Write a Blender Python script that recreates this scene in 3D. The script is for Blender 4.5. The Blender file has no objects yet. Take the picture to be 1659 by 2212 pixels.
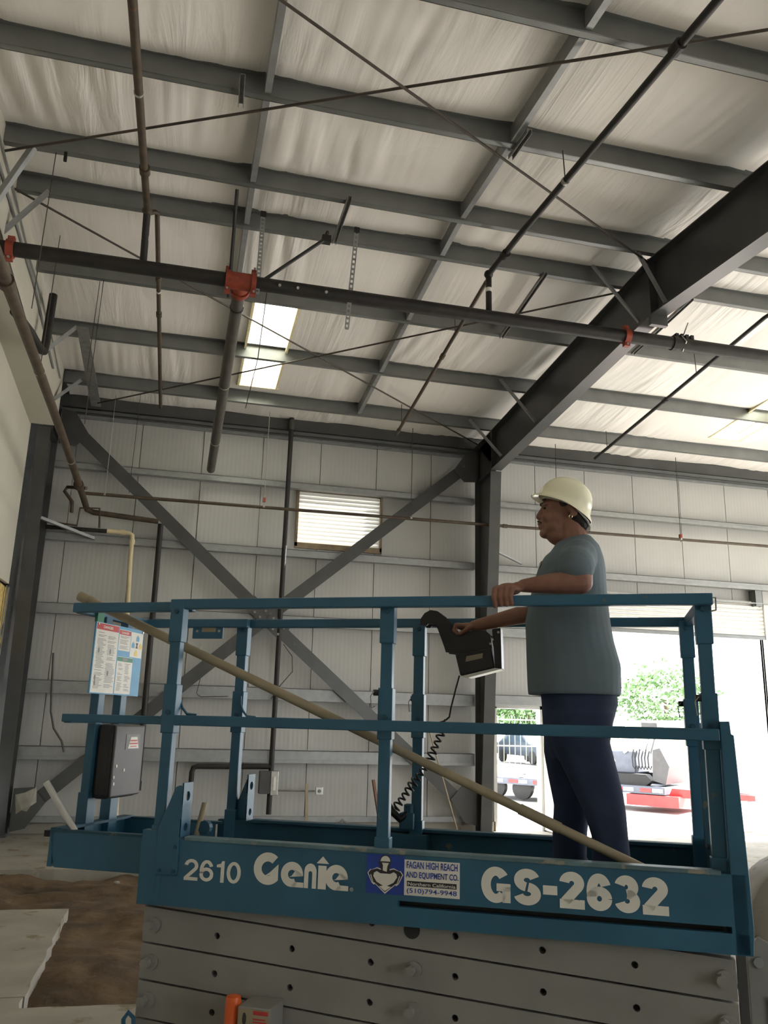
import bpy, bmesh, math, random
from mathutils import Vector, Matrix, noise

# ------------------------------------------------------------------ camera, sky, sun, exposure
scene = bpy.context.scene
col = scene.collection
R = math.radians
# world axes: X along the back wall to the right, Y away from the viewer, Z up; floor at Z = 0
cam_d = bpy.data.cameras.new('camera')
cam = bpy.data.objects.new('camera', cam_d)
col.objects.link(cam)
cam_d.sensor_fit = 'VERTICAL'
cam_d.sensor_height = 36.0
cam_d.sensor_width = 27.0
cam_d.lens = 29.295
cam_d.clip_start = 0.05
cam_d.clip_end = 400
pitch, roll, yaw = R(14.257), R(1.5175), R(13.684)
fwd = Vector((math.sin(yaw) * math.cos(pitch), math.cos(yaw) * math.cos(pitch), math.sin(pitch)))
rgt = Vector((math.cos(yaw), -math.sin(yaw), 0))
upv = rgt.cross(fwd)
r2 = rgt * math.cos(roll) + upv * math.sin(roll)
u2 = -rgt * math.sin(roll) + upv * math.cos(roll)
mw = Matrix((r2, u2, -fwd)).transposed().to_4x4()
mw.translation = (0, 0, 1.75)
cam.matrix_world = mw
scene.camera = cam

world = bpy.data.worlds.new('sky')
scene.world = world
world.use_nodes = True
wn = world.node_tree.nodes
bg = wn['Background']
bg.inputs[0].default_value = (0.92, 0.96, 1.0, 1)
bg.inputs[1].default_value = 2.8

sun_d = bpy.data.lights.new('sun', 'SUN')
sun_d.energy = 20.0
sun_d.angle = R(0.6)
sun_d.color = (1.0, 0.965, 0.91)
sun = bpy.data.objects.new('sun', sun_d)
col.objects.link(sun)
sun.rotation_euler = Vector((-0.9, -0.3, -0.8)).to_track_quat('-Z', 'Y').to_euler()
sun.location = (20, 30, 30)

vs = scene.view_settings
vs.view_transform = 'Standard'
vs.look = 'None'
vs.gamma = 1.0
vs.use_curve_mapping = False
vs.exposure = 1.34
try:
    scene.cycles.use_denoising = True
    scene.cycles.max_bounces = 10
    scene.cycles.diffuse_bounces = 6
    scene.cycles.sample_clamp_indirect = 6.0
    scene.cycles.caustics_reflective = False
    scene.cycles.caustics_refractive = False
except Exception:
    pass

# ------------------------------------------------------------------ mesh helpers
ORG = {}
random.seed(7)
LA = R(-28.15)                       # heading of the scissor lift's long side
LU = Vector((math.cos(LA), math.sin(LA), 0))
LV = Vector((-math.sin(LA), math.cos(LA), 0))


def L2W(p):
    return LU * p[0] + LV * p[1] + Vector((0, 0, p[2]))


def frame_of(d, up=(0, 0, 1)):
    d = Vector(d).normalized()
    up = Vector(up)
    if abs(d.dot(up.normalized())) > 0.98:
        up = Vector((1, 0, 0))
    s = d.cross(up).normalized()
    t = s.cross(d).normalized()
    return d, s, t


class MB:
    def __init__(self):
        self.v = []
        self.f = []

    def add(self, vs_, fs_):
        n = len(self.v)
        self.v += [tuple(p) for p in vs_]
        self.f += [tuple(i + n for i in f) for f in fs_]
        return self

    def box(self, a, b):
        x0, y0, z0 = a
        x1, y1, z1 = b
        x0, x1 = min(x0, x1), max(x0, x1)
        y0, y1 = min(y0, y1), max(y0, y1)
        z0, z1 = min(z0, z1), max(z0, z1)
        return self.add([(x0, y0, z0), (x1, y0, z0), (x1, y1, z0), (x0, y1, z0),
                         (x0, y0, z1), (x1, y0, z1), (x1, y1, z1), (x0, y1, z1)],
                        [(3, 2, 1, 0), (4, 5, 6, 7), (0, 1, 5, 4), (1, 2, 6, 5), (2, 3, 7, 6), (3, 0, 4, 7)])

    def bar(self, p, q, w, h, up=(0, 0, 1), ow=0, oh=0):
        """box along p-q; w sideways, h along up"""
        p, q = Vector(p), Vector(q)
        d, s, t = frame_of(q - p, up)
        vs_ = []
        for c in (p, q):
            c = c + s * ow + t * oh
            for a, b in ((-1, -1), (1, -1), (1, 1), (-1, 1)):
                vs_.append(c + s * (a * w / 2) + t * (b * h / 2))
        return self.add(vs_, [(3, 2, 1, 0), (4, 5, 6, 7), (0, 1, 5, 4), (1, 2, 6, 5), (2, 3, 7, 6), (3, 0, 4, 7)])

    def angle(self, p, q, a, b, t=0.006, up=(0, 0, 1), sa=1, sb=1):
        """L section: leg a sideways, leg b along up"""
        self.bar(p, q, a, t, up, ow=sa * a / 2, oh=0)
        self.bar(p, q, t, b, up, ow=0, oh=sb * b / 2)
        return self

    def tube(self, path, r, n=12, cap=True):
        path = [Vector(p) for p in path]
        rs = r if isinstance(r, (list, tuple)) else [r] * len(path)
        base = len(self.v)
        prev = None
        for i, p in enumerate(path):
            d = (path[min(i + 1, len(path) - 1)] - path[max(i - 1, 0)])
            d.normalize()
            if prev is None:
                _, s, t = frame_of(d)
            else:
                s = prev - d * prev.dot(d)
                s.normalize()
                t = s.cross(d)
            prev = s
            for k in range(n):
                a = 2 * math.pi * k / n
                self.v.append(tuple(p + (s * math.cos(a) + t * math.sin(a)) * rs[i]))
        for i in range(len(path) - 1):
            for k in range(n):
                a = base + i * n + k
                b = base + i * n + (k + 1) % n
                self.f.append((a, b, b + n, a + n))
        if cap:
            self.f.append(tuple(base + k for k in range(n))[::-1])
            e = base + (len(path) - 1) * n
            self.f.append(tuple(e + k for k in range(n)))
        return self

    def prism(self, pts, vec):
        """closed polygon (3D points) extruded by vec"""
        n = len(pts)
        vec = Vector(vec)
        vs_ = [Vector(p) for p in pts] + [Vector(p) + vec for p in pts]
        fs_ = [tuple(range(n))[::-1], tuple(range(n, 2 * n))]
        fs_ += [(i, (i + 1) % n, (i + 1) % n + n, i + n) for i in range(n)]
        return self.add(vs_, fs_)

    def lathe(self, prof, c=(0, 0, 0), n=24, axis='Z'):
        base = len(self.v)
        c = Vector(c)
        for r, z in prof:
            for k in range(n):
                a = 2 * math.pi * k / n
                x, y = r * math.cos(a), r * math.sin(a)
                p = {'Z': (x, y, z), 'Y': (x, z, y), 'X': (z, x, y)}[axis]
                self.v.append(tuple(c + Vector(p)))
        for i in range(len(prof) - 1):
            for k in range(n):
                a = base + i * n + k
                b = base + i * n + (k + 1) % n
                self.f.append((a, b, b + n, a + n))
        self.f.append(tuple(base + k for k in range(n))[::-1])
        e = base + (len(prof) - 1) * n
        self.f.append(tuple(e + k for k in range(n)))
        return self

    def ell(self, c, rad, rot=None, nu=16, nv=10):
        base = len(self.v)
        c = Vector(c)
        M_ = rot.to_matrix() if rot else Matrix.Identity(3)
        pts = [Vector((0, 0, -rad[2]))]
        for j in range(1, nv):
            th = -math.pi / 2 + math.pi * j / nv
            for i in range(nu):
                ph = 2 * math.pi * i / nu
                pts.append(Vector((rad[0] * math.cos(th) * math.cos(ph), rad[1] * math.cos(th) * math.sin(ph), rad[2] * math.sin(th))))
        pts.append(Vector((0, 0, rad[2])))
        self.v += [tuple(c + M_ @ p) for p in pts]
        for i in range(nu):
            self.f.append((base, base + 1 + (i + 1) % nu, base + 1 + i))
        for j in range(nv - 2):
            for i in range(nu):
                a = base + 1 + j * nu + i
                b = base + 1 + j * nu + (i + 1) % nu
                self.f.append((a, b, b + nu, a + nu))
        top = base + len(pts) - 1
        o = base + 1 + (nv - 2) * nu
        for i in range(nu):
            self.f.append((o + i, o + (i + 1) % nu, top))
        return self

    def cap(self, p0, r0, p1, r1, n=14):
        """tapered capsule"""
        p0, p1 = Vector(p0), Vector(p1)
        d = (p1 - p0).normalized()
        path, rs = [], []
        for k in range(5):
            a = math.pi / 2 * (1 - k / 4)
            path.append(p0 - d * (r0 * math.sin(a)))
            rs.append(max(r0 * math.cos(a), 1e-4))
        for k in range(5):
            a = math.pi / 2 * k / 4
            path.append(p1 + d * (r1 * math.sin(a)))
            rs.append(max(r1 * math.cos(a), 1e-4))
        return self.tube(path, rs, n)

    def loft(self, rings, cap=True):
        base = len(self.v)
        n = len(rings[0])
        for r in rings:
            self.v += [tuple(p) for p in r]
        for i in range(len(rings) - 1):
            for k in range(n):
                a = base + i * n + k
                b = base + i * n + (k + 1) % n
                self.f.append((a, b, b + n, a + n))
        if cap:
            self.f.append(tuple(base + k for k in range(n))[::-1])
            e = base + (len(rings) - 1) * n
            self.f.append(tuple(e + k for k in range(n)))
        return self

    def mesh(self, name, mat, org=None, smooth=False):
        me = bpy.data.meshes.new(name)
        o = Vector(org) if org is not None else Vector((0, 0, 0))
        me.from_pydata([tuple(Vector(p) - o) for p in self.v], [], self.f)
        me.validate()
        bm = bmesh.new()
        bm.from_mesh(me)
        bmesh.ops.recalc_face_normals(bm, faces=bm.faces)
        bm.to_mesh(me)
        bm.free()
        me.materials.append(mat)
        if smooth:
            me.polygons.foreach_set('use_smooth', [True] * len(me.polygons))
            me.set_sharp_from_angle(angle=R(38))
        return me

    def build(self, name, mat, parent, smooth=False, bevel=0, label=None, kind=None):
        org = ORG[parent]
        me = self.mesh(name, mat, org, smooth)
        ob = bpy.data.objects.new(name, me)
        col.objects.link(ob)
        ob.parent = parent
        ORG[ob] = org
        if bevel:
            m = ob.modifiers.new('bevel', 'BEVEL')
            m.width = bevel
            m.segments = 2
            m.limit_method = 'ANGLE'
        if label:
            ob['label'] = label
        if kind:
            ob['kind'] = kind
        return ob


def tag(o, label, cat=None, group=None, kind=None):
    o['label'] = label
    if cat:
        o['category'] = cat
    if group:
        o['group'] = group
    if kind:
        o['kind'] = kind
    return o


def thing(name, label, cat, org, lift=False, group=None, kind=None):
    """an Empty at the thing's base; its parts are built in the thing's own axes"""
    o = bpy.data.objects.new(name, None)
    o.empty_display_size = 0.1
    col.objects.link(o)
    if lift:
        o.location = L2W(org)
        o.rotation_euler = (0, 0, LA)
    else:
        o.location = org
    ORG[o] = Vector(org)
    return tag(o, label, cat, group, kind)


def solo(name, mb, mat, label, cat, group=None, kind=None, smooth=False, bevel=0, lift=False):
    """a thing that is one mesh, its origin at the middle of its base"""
    xs = [p[0] for p in mb.v]
    ys = [p[1] for p in mb.v]
    zs = [p[2] for p in mb.v]
    org = Vector(((min(xs) + max(xs)) / 2, (min(ys) + max(ys)) / 2, min(zs)))
    ob = bpy.data.objects.new(name, mb.mesh(name, mat, org, smooth))
    col.objects.link(ob)
    ORG[ob] = org
    if lift:
        ob.location = L2W(org)
        ob.rotation_euler = (0, 0, LA)
    else:
        ob.location = org
    if bevel:
        m = ob.modifiers.new('bevel', 'BEVEL')
        m.width = bevel
        m.segments = 2
        m.limit_method = 'ANGLE'
    return tag(ob, label, cat, group, kind)


def share(name, src, parent, loc):
    """another piece that shares the mesh of src"""
    ob = bpy.data.objects.new(name, src.data)
    col.objects.link(ob)
    ob.parent = parent
    ob.location = loc
    ORG[ob] = ORG[parent]
    return ob


# ------------------------------------------------------------------ materials
def nodes_of(name):
    m = bpy.data.materials.new(name)
    m.use_nodes = True
    nt = m.node_tree
    return m, nt, nt.nodes['Principled BSDF']


def M(name, c, rough=0.6, metal=0.0, var=0.12, scale=6.0, bump=0.0, bscale=60.0, c2=None, spot=None, stretch=(1, 1, 1), spec=0.4, detail=6):
    """noise-mottled surface; spot = (colour, scale, threshold) adds chips, rust or stains"""
    m, nt, p = nodes_of(name)
    N, Lk = nt.nodes, nt.links
    tc = N.new('ShaderNodeTexCoord')
    mp = N.new('ShaderNodeMapping')
    mp.inputs['Scale'].default_value = stretch
    Lk.new(tc.outputs['Object'], mp.inputs[0])
    no = N.new('ShaderNodeTexNoise')
    no.inputs['Scale'].default_value = scale
    no.inputs['Detail'].default_value = detail
    Lk.new(mp.outputs[0], no.inputs['Vector'])
    mix = N.new('ShaderNodeMix')
    mix.data_type = 'RGBA'
    a = tuple(x * (1 - var) for x in c) + (1,)
    b = (tuple(c2) if c2 else tuple(min(1, x * (1 + var)) for x in c)) + (1,)
    mix.inputs[6].default_value = a
    mix.inputs[7].default_value = b
    rmp = N.new('ShaderNodeMapRange')
    rmp.inputs[1].default_value = 0.3
    rmp.inputs[2].default_value = 0.7
    Lk.new(no.outputs[0], rmp.inputs[0])
    Lk.new(rmp.outputs[0], mix.inputs[0])
    out = mix.outputs[2]
    if spot:
        n2 = N.new('ShaderNodeTexNoise')
        n2.inputs['Scale'].default_value = spot[1]
        n2.inputs['Detail'].default_value = 8
        Lk.new(mp.outputs[0], n2.inputs['Vector'])
        r2_ = N.new('ShaderNodeMapRange')
        r2_.inputs[1].default_value = spot[2]
        r2_.inputs[2].default_value = spot[2] + 0.05
        Lk.new(n2.outputs[0], r2_.inputs[0])
        mx = N.new('ShaderNodeMix')
        mx.data_type = 'RGBA'
        mx.inputs[7].default_value = tuple(spot[0]) + (1,)
        Lk.new(r2_.outputs[0], mx.inputs[0])
        Lk.new(out, mx.inputs[6])
        out = mx.outputs[2]
    Lk.new(out, p.inputs['Base Color'])
    p.inputs['Roughness'].default_value = rough
    p.inputs['Metallic'].default_value = metal
    p.inputs['Specular IOR Level'].default_value = spec
    if bump:
        n3 = N.new('ShaderNodeTexNoise')
        n3.inputs['Scale'].default_value = bscale
        n3.inputs['Detail'].default_value = 4
        Lk.new(mp.outputs[0], n3.inputs['Vector'])
        bp = N.new('ShaderNodeBump')
        bp.inputs['Strength'].default_value = bump
        bp.inputs['Distance'].default_value = 0.01
        Lk.new(n3.outputs[0], bp.inputs['Height'])
        Lk.new(bp.outputs[0], p.inputs['Normal'])
    return m


def translucent(name, c, amount=0.7):
    m, nt, p = nodes_of(name)
    N, Lk = nt.nodes, nt.links
    no = N.new('ShaderNodeTexNoise')
    no.inputs['Scale'].default_value = 3.0
    mx = N.new('ShaderNodeMix')
    mx.data_type = 'RGBA'
    mx.inputs[6].default_value = tuple(c) + (1,)
    mx.inputs[7].default_value = tuple(x * 0.93 for x in c) + (1,)
    Lk.new(no.outputs[0], mx.inputs[0])
    tr = N.new('ShaderNodeBsdfTranslucent')
    Lk.new(mx.outputs[2], tr.inputs[0])
    Lk.new(mx.outputs[2], p.inputs['Base Color'])
    p.inputs['Roughness'].default_value = 0.6
    ms = N.new('ShaderNodeMixShader')
    ms.inputs[0].default_value = amount
    Lk.new(p.outputs[0], ms.inputs[1])
    Lk.new(tr.outputs[0], ms.inputs[2])
    Lk.new(ms.outputs[0], N['Material Output'].inputs[0])
    return m


def glass_mat(name):
    m, nt, p = nodes_of(name)
    N, Lk = nt.nodes, nt.links
    g = N.new('ShaderNodeBsdfGlossy')
    g.inputs['Roughness'].default_value = 0.05
    t = N.new('ShaderNodeBsdfTransparent')
    t.inputs[0].default_value = (0.93, 0.96, 0.95, 1)
    ms = N.new('ShaderNodeMixShader')
    ms.inputs[0].default_value = 0.08
    Lk.new(t.outputs[0], ms.inputs[1])
    Lk.new(g.outputs[0], ms.inputs[2])
    Lk.new(ms.outputs[0], N['Material Output'].inputs[0])
    return m


def panel_mat(name, c):
    """white insulated metal panel: faint vertical flutes"""
    m = M(name, c, rough=0.5, var=0.05, scale=1.3)
    nt = m.node_tree
    N, Lk = nt.nodes, nt.links
    tc = [n for n in N if n.type == 'TEX_COORD'][0]
    w = N.new('ShaderNodeTexWave')
    w.bands_direction = 'X'
    w.wave_profile = 'SIN'
    w.inputs['Scale'].default_value = 4.2
    w.inputs['Distortion'].default_value = 0.0
    Lk.new(tc.outputs['Object'], w.inputs['Vector'])
    bp = N.new('ShaderNodeBump')
    bp.inputs['Strength'].default_value = 0.25
    bp.inputs['Distance'].default_value = 0.004
    Lk.new(w.outputs['Fac'], bp.inputs['Height'])
    Lk.new(bp.outputs[0], N['Principled BSDF'].inputs['Normal'])
    return m


def blanket_mat(name, c):
    """white vinyl-faced insulation with creases running up the slope"""
    m = M(name, c, rough=0.5, var=0.05, scale=0.7, spec=0.5)
    nt = m.node_tree
    N, Lk = nt.nodes, nt.links
    tc = [n for n in N if n.type == 'TEX_COORD'][0]
    prev = None
    for k, (sc, rot, st, dist) in enumerate(((1.0, 9, 0.8, 0.07), (1.0, -14, 0.5, 0.03))):
        mp = N.new('ShaderNodeMapping')
        mp.inputs['Rotation'].default_value = (0, 0, R(rot))
        mp.inputs['Scale'].default_value = (4.0 if k == 0 else 13.0, 0.45, 1)
        mp.inputs['Location'].default_value = (3.1 * k, 1.7 * k, 0)
        Lk.new(tc.outputs['Object'], mp.inputs[0])
        no = N.new('ShaderNodeTexNoise')
        no.inputs['Scale'].default_value = sc
        no.inputs['Detail'].default_value = 5
        no.inputs['Distortion'].default_value = 0.6
        Lk.new(mp.outputs[0], no.inputs['Vector'])
        # creases come in patches
        pn = N.new('ShaderNodeTexNoise')
        pn.inputs['Scale'].default_value = 0.55
        pm = N.new('ShaderNodeMapping')
        pm.inputs['Location'].default_value = (11 * k + 2, 5, 3)
        Lk.new(tc.outputs['Object'], pm.inputs[0])
        Lk.new(pm.outputs[0], pn.inputs['Vector'])
        mr = N.new('ShaderNodeMapRange')
        mr.inputs[1].default_value = 0.46
        mr.inputs[2].default_value = 0.68
        mr.inputs[3].default_value = 0.04
        Lk.new(pn.outputs[0], mr.inputs[0])
        mu = N.new('ShaderNodeMath')
        mu.operation = 'MULTIPLY'
        Lk.new(no.outputs[0], mu.inputs[0])
        Lk.new(mr.outputs[0], mu.inputs[1])
        bp = N.new('ShaderNodeBump')
        bp.inputs['Strength'].default_value = st
        bp.inputs['Distance'].default_value = dist
        Lk.new(mu.outputs[0], bp.inputs['Height'])
        if prev:
            Lk.new(prev.outputs[0], bp.inputs['Normal'])
        prev = bp
    Lk.new(prev.outputs[0], N['Principled BSDF'].inputs['Normal'])
    return m


MT = dict(
    panel=panel_mat('white_wall_panel', (0.45, 0.45, 0.435)),
    skin_out=M('outer_sheeting', (0.5, 0.5, 0.48)),
    blanket=blanket_mat('insulation_facing', (0.84, 0.81, 0.775)),
    drywall=M('drywall_paint', (0.52, 0.50, 0.43), rough=0.8, var=0.08, scale=0.8, bump=0.08, bscale=30),
    primer=M('grey_primer_steel', (0.205, 0.213, 0.21), rough=0.36, metal=0.5, var=0.10, scale=3),
    frame=M('dark_grey_frame_paint', (0.070, 0.072, 0.071), rough=0.30, var=0.12, scale=3, spot=((0.16, 0.16, 0.155), 9, 0.74)),
    galv=M('galvanised_steel', (0.31, 0.32, 0.32), rough=0.42, metal=0.45, var=0.10, scale=9),
    galv_d=M('weathered_galvanised_steel', (0.24, 0.24, 0.23), rough=0.5, metal=0.3, var=0.2, scale=14),
    steelrod=M('brown_steel_rod', (0.055, 0.043, 0.034), rough=0.5, var=0.3, scale=10),
    pipe_blk=M('black_steel_pipe', (0.018, 0.016, 0.015), rough=0.55, var=0.3, scale=9),
    pipe_brn=M('rusty_brown_pipe', (0.065, 0.047, 0.031), rough=0.55, var=0.35, scale=7, spot=((0.11, 0.055, 0.025), 12, 0.62)),
    pipe_gry=M('grey_brown_pipe', (0.075, 0.069, 0.06), rough=0.5, var=0.2, scale=6),
    red=M('red_coupling_enamel', (0.27, 0.05, 0.028), rough=0.5, var=0.25, scale=14),
    bolt=M('zinc_bolt', (0.42, 0.41, 0.38), rough=0.35, metal=0.6, var=0.15, scale=30),
    pvc=M('cream_plastic_pipe', (0.60, 0.52, 0.33), rough=0.45, var=0.12, scale=6),
    concrete=M('concrete_slab', (0.30, 0.28, 0.24), rough=0.85, var=0.16, scale=2.2, bump=0.15, bscale=24, spot=((0.20, 0.165, 0.11), 3.5, 0.60)),
    dirt=M('brown_soil', (0.085, 0.055, 0.03), rough=0.95, var=0.45, scale=2.6, bump=0.9, bscale=18, c2=(0.15, 0.10, 0.055)),
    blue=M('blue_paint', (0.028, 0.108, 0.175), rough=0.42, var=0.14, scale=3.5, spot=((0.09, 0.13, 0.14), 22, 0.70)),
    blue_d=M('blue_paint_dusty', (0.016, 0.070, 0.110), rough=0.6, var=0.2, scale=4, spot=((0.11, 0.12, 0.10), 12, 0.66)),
    edge=M('scuffed_blue_edge', (0.10, 0.17, 0.19), rough=0.45, var=0.3, scale=9, spot=((0.25, 0.24, 0.20), 14, 0.6)),
    arm=M('grey_scissor_paint', (0.245, 0.238, 0.222), rough=0.5, var=0.12, scale=3),
    black=M('black_plastic', (0.016, 0.016, 0.018), rough=0.4, var=0.2, scale=12),
    rubber=M('black_rubber', (0.012, 0.012, 0.012), rough=0.55, var=0.2, scale=20),
    greyplastic=M('grey_plastic', (0.072, 0.070, 0.072), rough=0.5, var=0.12, scale=7, spot=((0.35, 0.33, 0.3), 20, 0.74)),
    deck=M('deck_plate', (0.10, 0.12, 0.13), rough=0.5, metal=0.2, var=0.25, scale=8),
    white=M('white_print', (0.72, 0.70, 0.63), rough=0.5, var=0.06, scale=9, spot=((0.25, 0.27, 0.26), 26, 0.72)),
    ink=M('black_print', (0.03, 0.03, 0.032), rough=0.5),
    grey_ink=M('grey_print', (0.24, 0.24, 0.23), rough=0.6),
    blue_ink=M('dark_blue_print', (0.02, 0.055, 0.30), rough=0.5),
    sky_ink=M('light_blue_print', (0.10, 0.32, 0.52), rough=0.5),
    red_ink=M('red_print', (0.50, 0.05, 0.05), rough=0.5),
    green_ink=M('green_print', (0.03, 0.20, 0.12), rough=0.5),
    yellow_ink=M('yellow_print', (0.75, 0.55, 0.10), rough=0.5),
    pole=M('tan_pole', (0.30, 0.25, 0.165), rough=0.55, var=0.15, scale=5),
    alu=M('aluminium_tube', (0.55, 0.55, 0.53), rough=0.35, metal=0.7, var=0.1, scale=12),
    orange=M('orange_plastic', (0.75, 0.13, 0.03), rough=0.35, var=0.1),
    hat=M('cream_hard_hat', (0.84, 0.81, 0.60), rough=0.22, var=0.04, scale=4, spec=0.6),
    strap=M('grey_webbing', (0.45, 0.45, 0.42), rough=0.8, var=0.2, scale=50),
    skin=M('skin', (0.22, 0.105, 0.072), rough=0.55, var=0.10, scale=22, bump=0.05, bscale=200),
    lips=M('lips', (0.24, 0.10, 0.075), rough=0.5),
    hair=M('dark_hair', (0.015, 0.012, 0.011), rough=0.6, var=0.3, scale=80, bump=0.5, bscale=220),
    eye=M('eye_dark', (0.02, 0.015, 0.012), rough=0.2),
    shirt=M('slate_tshirt', (0.115, 0.150, 0.170), rough=0.9, var=0.08, scale=5, bump=0.25, bscale=9),
    jeans=M('navy_work_trousers', (0.022, 0.035, 0.075), rough=0.9, var=0.15, scale=6, bump=0.35, bscale=8),
    boot=M('dark_boot', (0.02, 0.02, 0.024), rough=0.6, var=0.2, scale=14),
    gold=M('earring_metal', (0.8, 0.7, 0.45), rough=0.2, metal=1.0),
    skylight=translucent('skylight_fibreglass', (0.92, 0.92, 0.85), 0.8),
    louver=translucent('louver_slat', (0.80, 0.79, 0.76), 0.22),
    fiber=M('fibreglass_edge', (0.84, 0.76, 0.48), rough=0.9, var=0.15, scale=20),
    insul=M('yellow_insulation', (0.62, 0.46, 0.17), rough=1.0, var=0.3, scale=14, bump=0.8, bscale=40),
    plastic_sheet=M('plastic_sheet', (0.32, 0.30, 0.25), rough=0.4, var=0.2, scale=8),
    doorwhite=M('white_door_paint', (0.74, 0.73, 0.70), rough=0.45, var=0.05),
    glass=glass_mat('clear_glass'),
    asphalt=M('pale_pavement', (0.42, 0.41, 0.39), rough=0.9, var=0.12, scale=1.5),
    grass=M('dry_grass', (0.30, 0.33, 0.10), rough=0.95, var=0.3, scale=2, bump=0.6, bscale=30),
    leaf=M('tree_leaves', (0.11, 0.20, 0.07), rough=0.7, var=0.35, scale=3),
    trunk=M('tree_bark', (0.12, 0.09, 0.06), rough=0.9, var=0.3, scale=9, bump=0.5, bscale=30),
    carpaint=M('silver_car_paint', (0.42, 0.46, 0.50), rough=0.25, metal=0.3),
    cardark=M('dark_car_paint', (0.05, 0.06, 0.08), rough=0.25, metal=0.2),
    carglass=M('car_glass', (0.05, 0.07, 0.09), rough=0.08),
    trailer=M('grey_trailer_paint', (0.10, 0.11, 0.14), rough=0.5, var=0.15),
    trailer_red=M('red_trailer_paint', (0.50, 0.05, 0.05), rough=0.45, var=0.15),
    mach=M('white_machine_paint', (0.62, 0.62, 0.60), rough=0.45, var=0.1),
    beige=M('beige_machine_paint', (0.34, 0.30, 0.24), rough=0.5, var=0.15, scale=4, spot=((0.10, 0.075, 0.055), 7, 0.62)),
    cream=M('cream_block_wall', (0.62, 0.55, 0.42), rough=0.9, var=0.08),
)

# ------------------------------------------------------------------ the building shell
YW = 14.4                                  # inner face of the back wall panels
XL = -2.5                                  # left drywall
XR, YF = 17.2, -4.0                        # far right wall, front wall behind the viewer
RIDGE, RZ, RS = 8.1, 7.33, 0.075


def zr(y):                                 # underside of the purlins
    return RZ - RS * abs(y - RIDGE)


def empty_structure(name, org=(0, 0, 0), label=None):
    o = bpy.data.objects.new(name, None)
    o.empty_display_size = 0.1
    col.objects.link(o)
    o.location = org
    ORG[o] = Vector(org)
    o['kind'] = 'structure'
    if label:
        o['label'] = label
    return o


def struct(name, mb, mat, label=None, bevel=0):
    ob = bpy.data.objects.new(name, mb.mesh(name, mat))
    col.objects.link(ob)
    ORG[ob] = Vector((0, 0, 0))
    ob['kind'] = 'structure'
    if label:
        ob['label'] = label
    return ob


# floor: slabs around a dug-out trench
floor = empty_structure('floor', label='grey concrete floor slab broken open around a dirt trench')


def rough_slab(poly, name='concrete_slab'):
    rng = random.Random(len(poly) * 13 + int(poly[0][0] * 10))
    pts = []
    for i, (x, y, rough) in enumerate(poly):
        x2, y2, _ = poly[(i + 1) % len(poly)]
        pts.append((x, y, 0.0))
        if rough:
            n = max(2, int(math.hypot(x2 - x, y2 - y) / 0.16))
            for k in range(1, n):
                t = k / n
                nx, ny = (y2 - y), -(x2 - x)
                ln = math.hypot(nx, ny)
                j = rng.uniform(-0.012, 0.012)
                pts.append((x + (x2 - x) * t + nx / ln * j, y + (y2 - y) * t + ny / ln * j, 0.0))
    return MB().prism(pts, (0, 0, -0.4)).build(name, MT['concrete'], floor)


rough_slab([(-2.6, 8.93, 1), (-0.76, 8.92, 1), (-0.745, 6.3, 0), (-2.6, 6.3, 0)])
rough_slab([(-2.6, 6.29, 0), (-0.755, 6.29, 1), (-0.745, 6.07, 1), (1.1, 6.03, 0), (1.1, YF, 0), (-2.6, YF, 0)])
rough_slab([(-2.6, 11.12, 1), (1.1, 11.08, 0), (1.1, 14.5, 0), (-2.6, 14.5, 0)])
rough_slab([(1.105, YF, 0), (1.105, 14.5, 0), (7.0, 14.5, 0), (7.0, YF, 0)])
rough_slab([(7.005, YF, 0), (7.005, 14.5, 0), (13.5, 14.5, 0), (13.5, YF, 0)])
rough_slab([(13.505, YF, 0), (13.505, 14.5, 0), (XR, 14.5, 0), (XR, YF, 0)])
mb = MB()
nx, ny = 70, 90
for j in range(ny + 1):
    for i in range(nx + 1):
        x = -2.6 + 3.75 * i / nx
        y = 5.95 + 5.25 * j / ny
        h = noise.noise(Vector((x * 1.3, y * 1.3, 2))) * 0.10 + noise.noise(Vector((x * 4, y * 4, 5))) * 0.045 + noise.noise(Vector((x * 11, y * 11, 9))) * 0.02
        mb.v.append((x, y, -0.095 + max(h, -0.10) * 0.8))
for j in range(ny):
    for i in range(nx):
        a = j * (nx + 1) + i
        mb.f.append((a, a + 1, a + nx + 2, a + nx + 1))
dirt = solo('trench_dirt', mb, MT['dirt'], 'dark brown loose dirt in the trench cut through the concrete floor', 'dirt', kind='stuff', smooth=True)
for k, (x, y, s) in enumerate(((-0.1, 9.9, 0.06), (0.08, 8.75, 0.05), (-0.42, 10.6, 0.04))):
    c = MB().ell((x, y, -0.07), (s, s * 0.7, s * 0.45), nu=8, nv=5)
    c.v = [tuple(Vector(p) + Vector((noise.noise(Vector(p) * 30), noise.noise(Vector(p) * 31), 0)) * 0.012) for p in c.v]
    solo('concrete_chunk', c, MT['concrete'], ['pale concrete chunk lying in the dirt below the lift, middle of three', 'pale concrete chunk in the dirt nearest the scissor lift stack', 'small pale concrete chunk in the dirt farthest back'][k], 'rubble', group='rubble in the trench')

# back wall
WIN = (1.93, 3.43, 4.77, 5.77)
DOOR = (5.62, 6.53, -0.01, 2.10)
ROLL = (7.35, 11.35, -0.01, 4.20)
FILL_GAP = (13.1, 17.1, -0.01, 4.20)             # unseen opening added right of view to light the ceiling
OPEN = (WIN, DOOR, ROLL, FILL_GAP)


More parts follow.
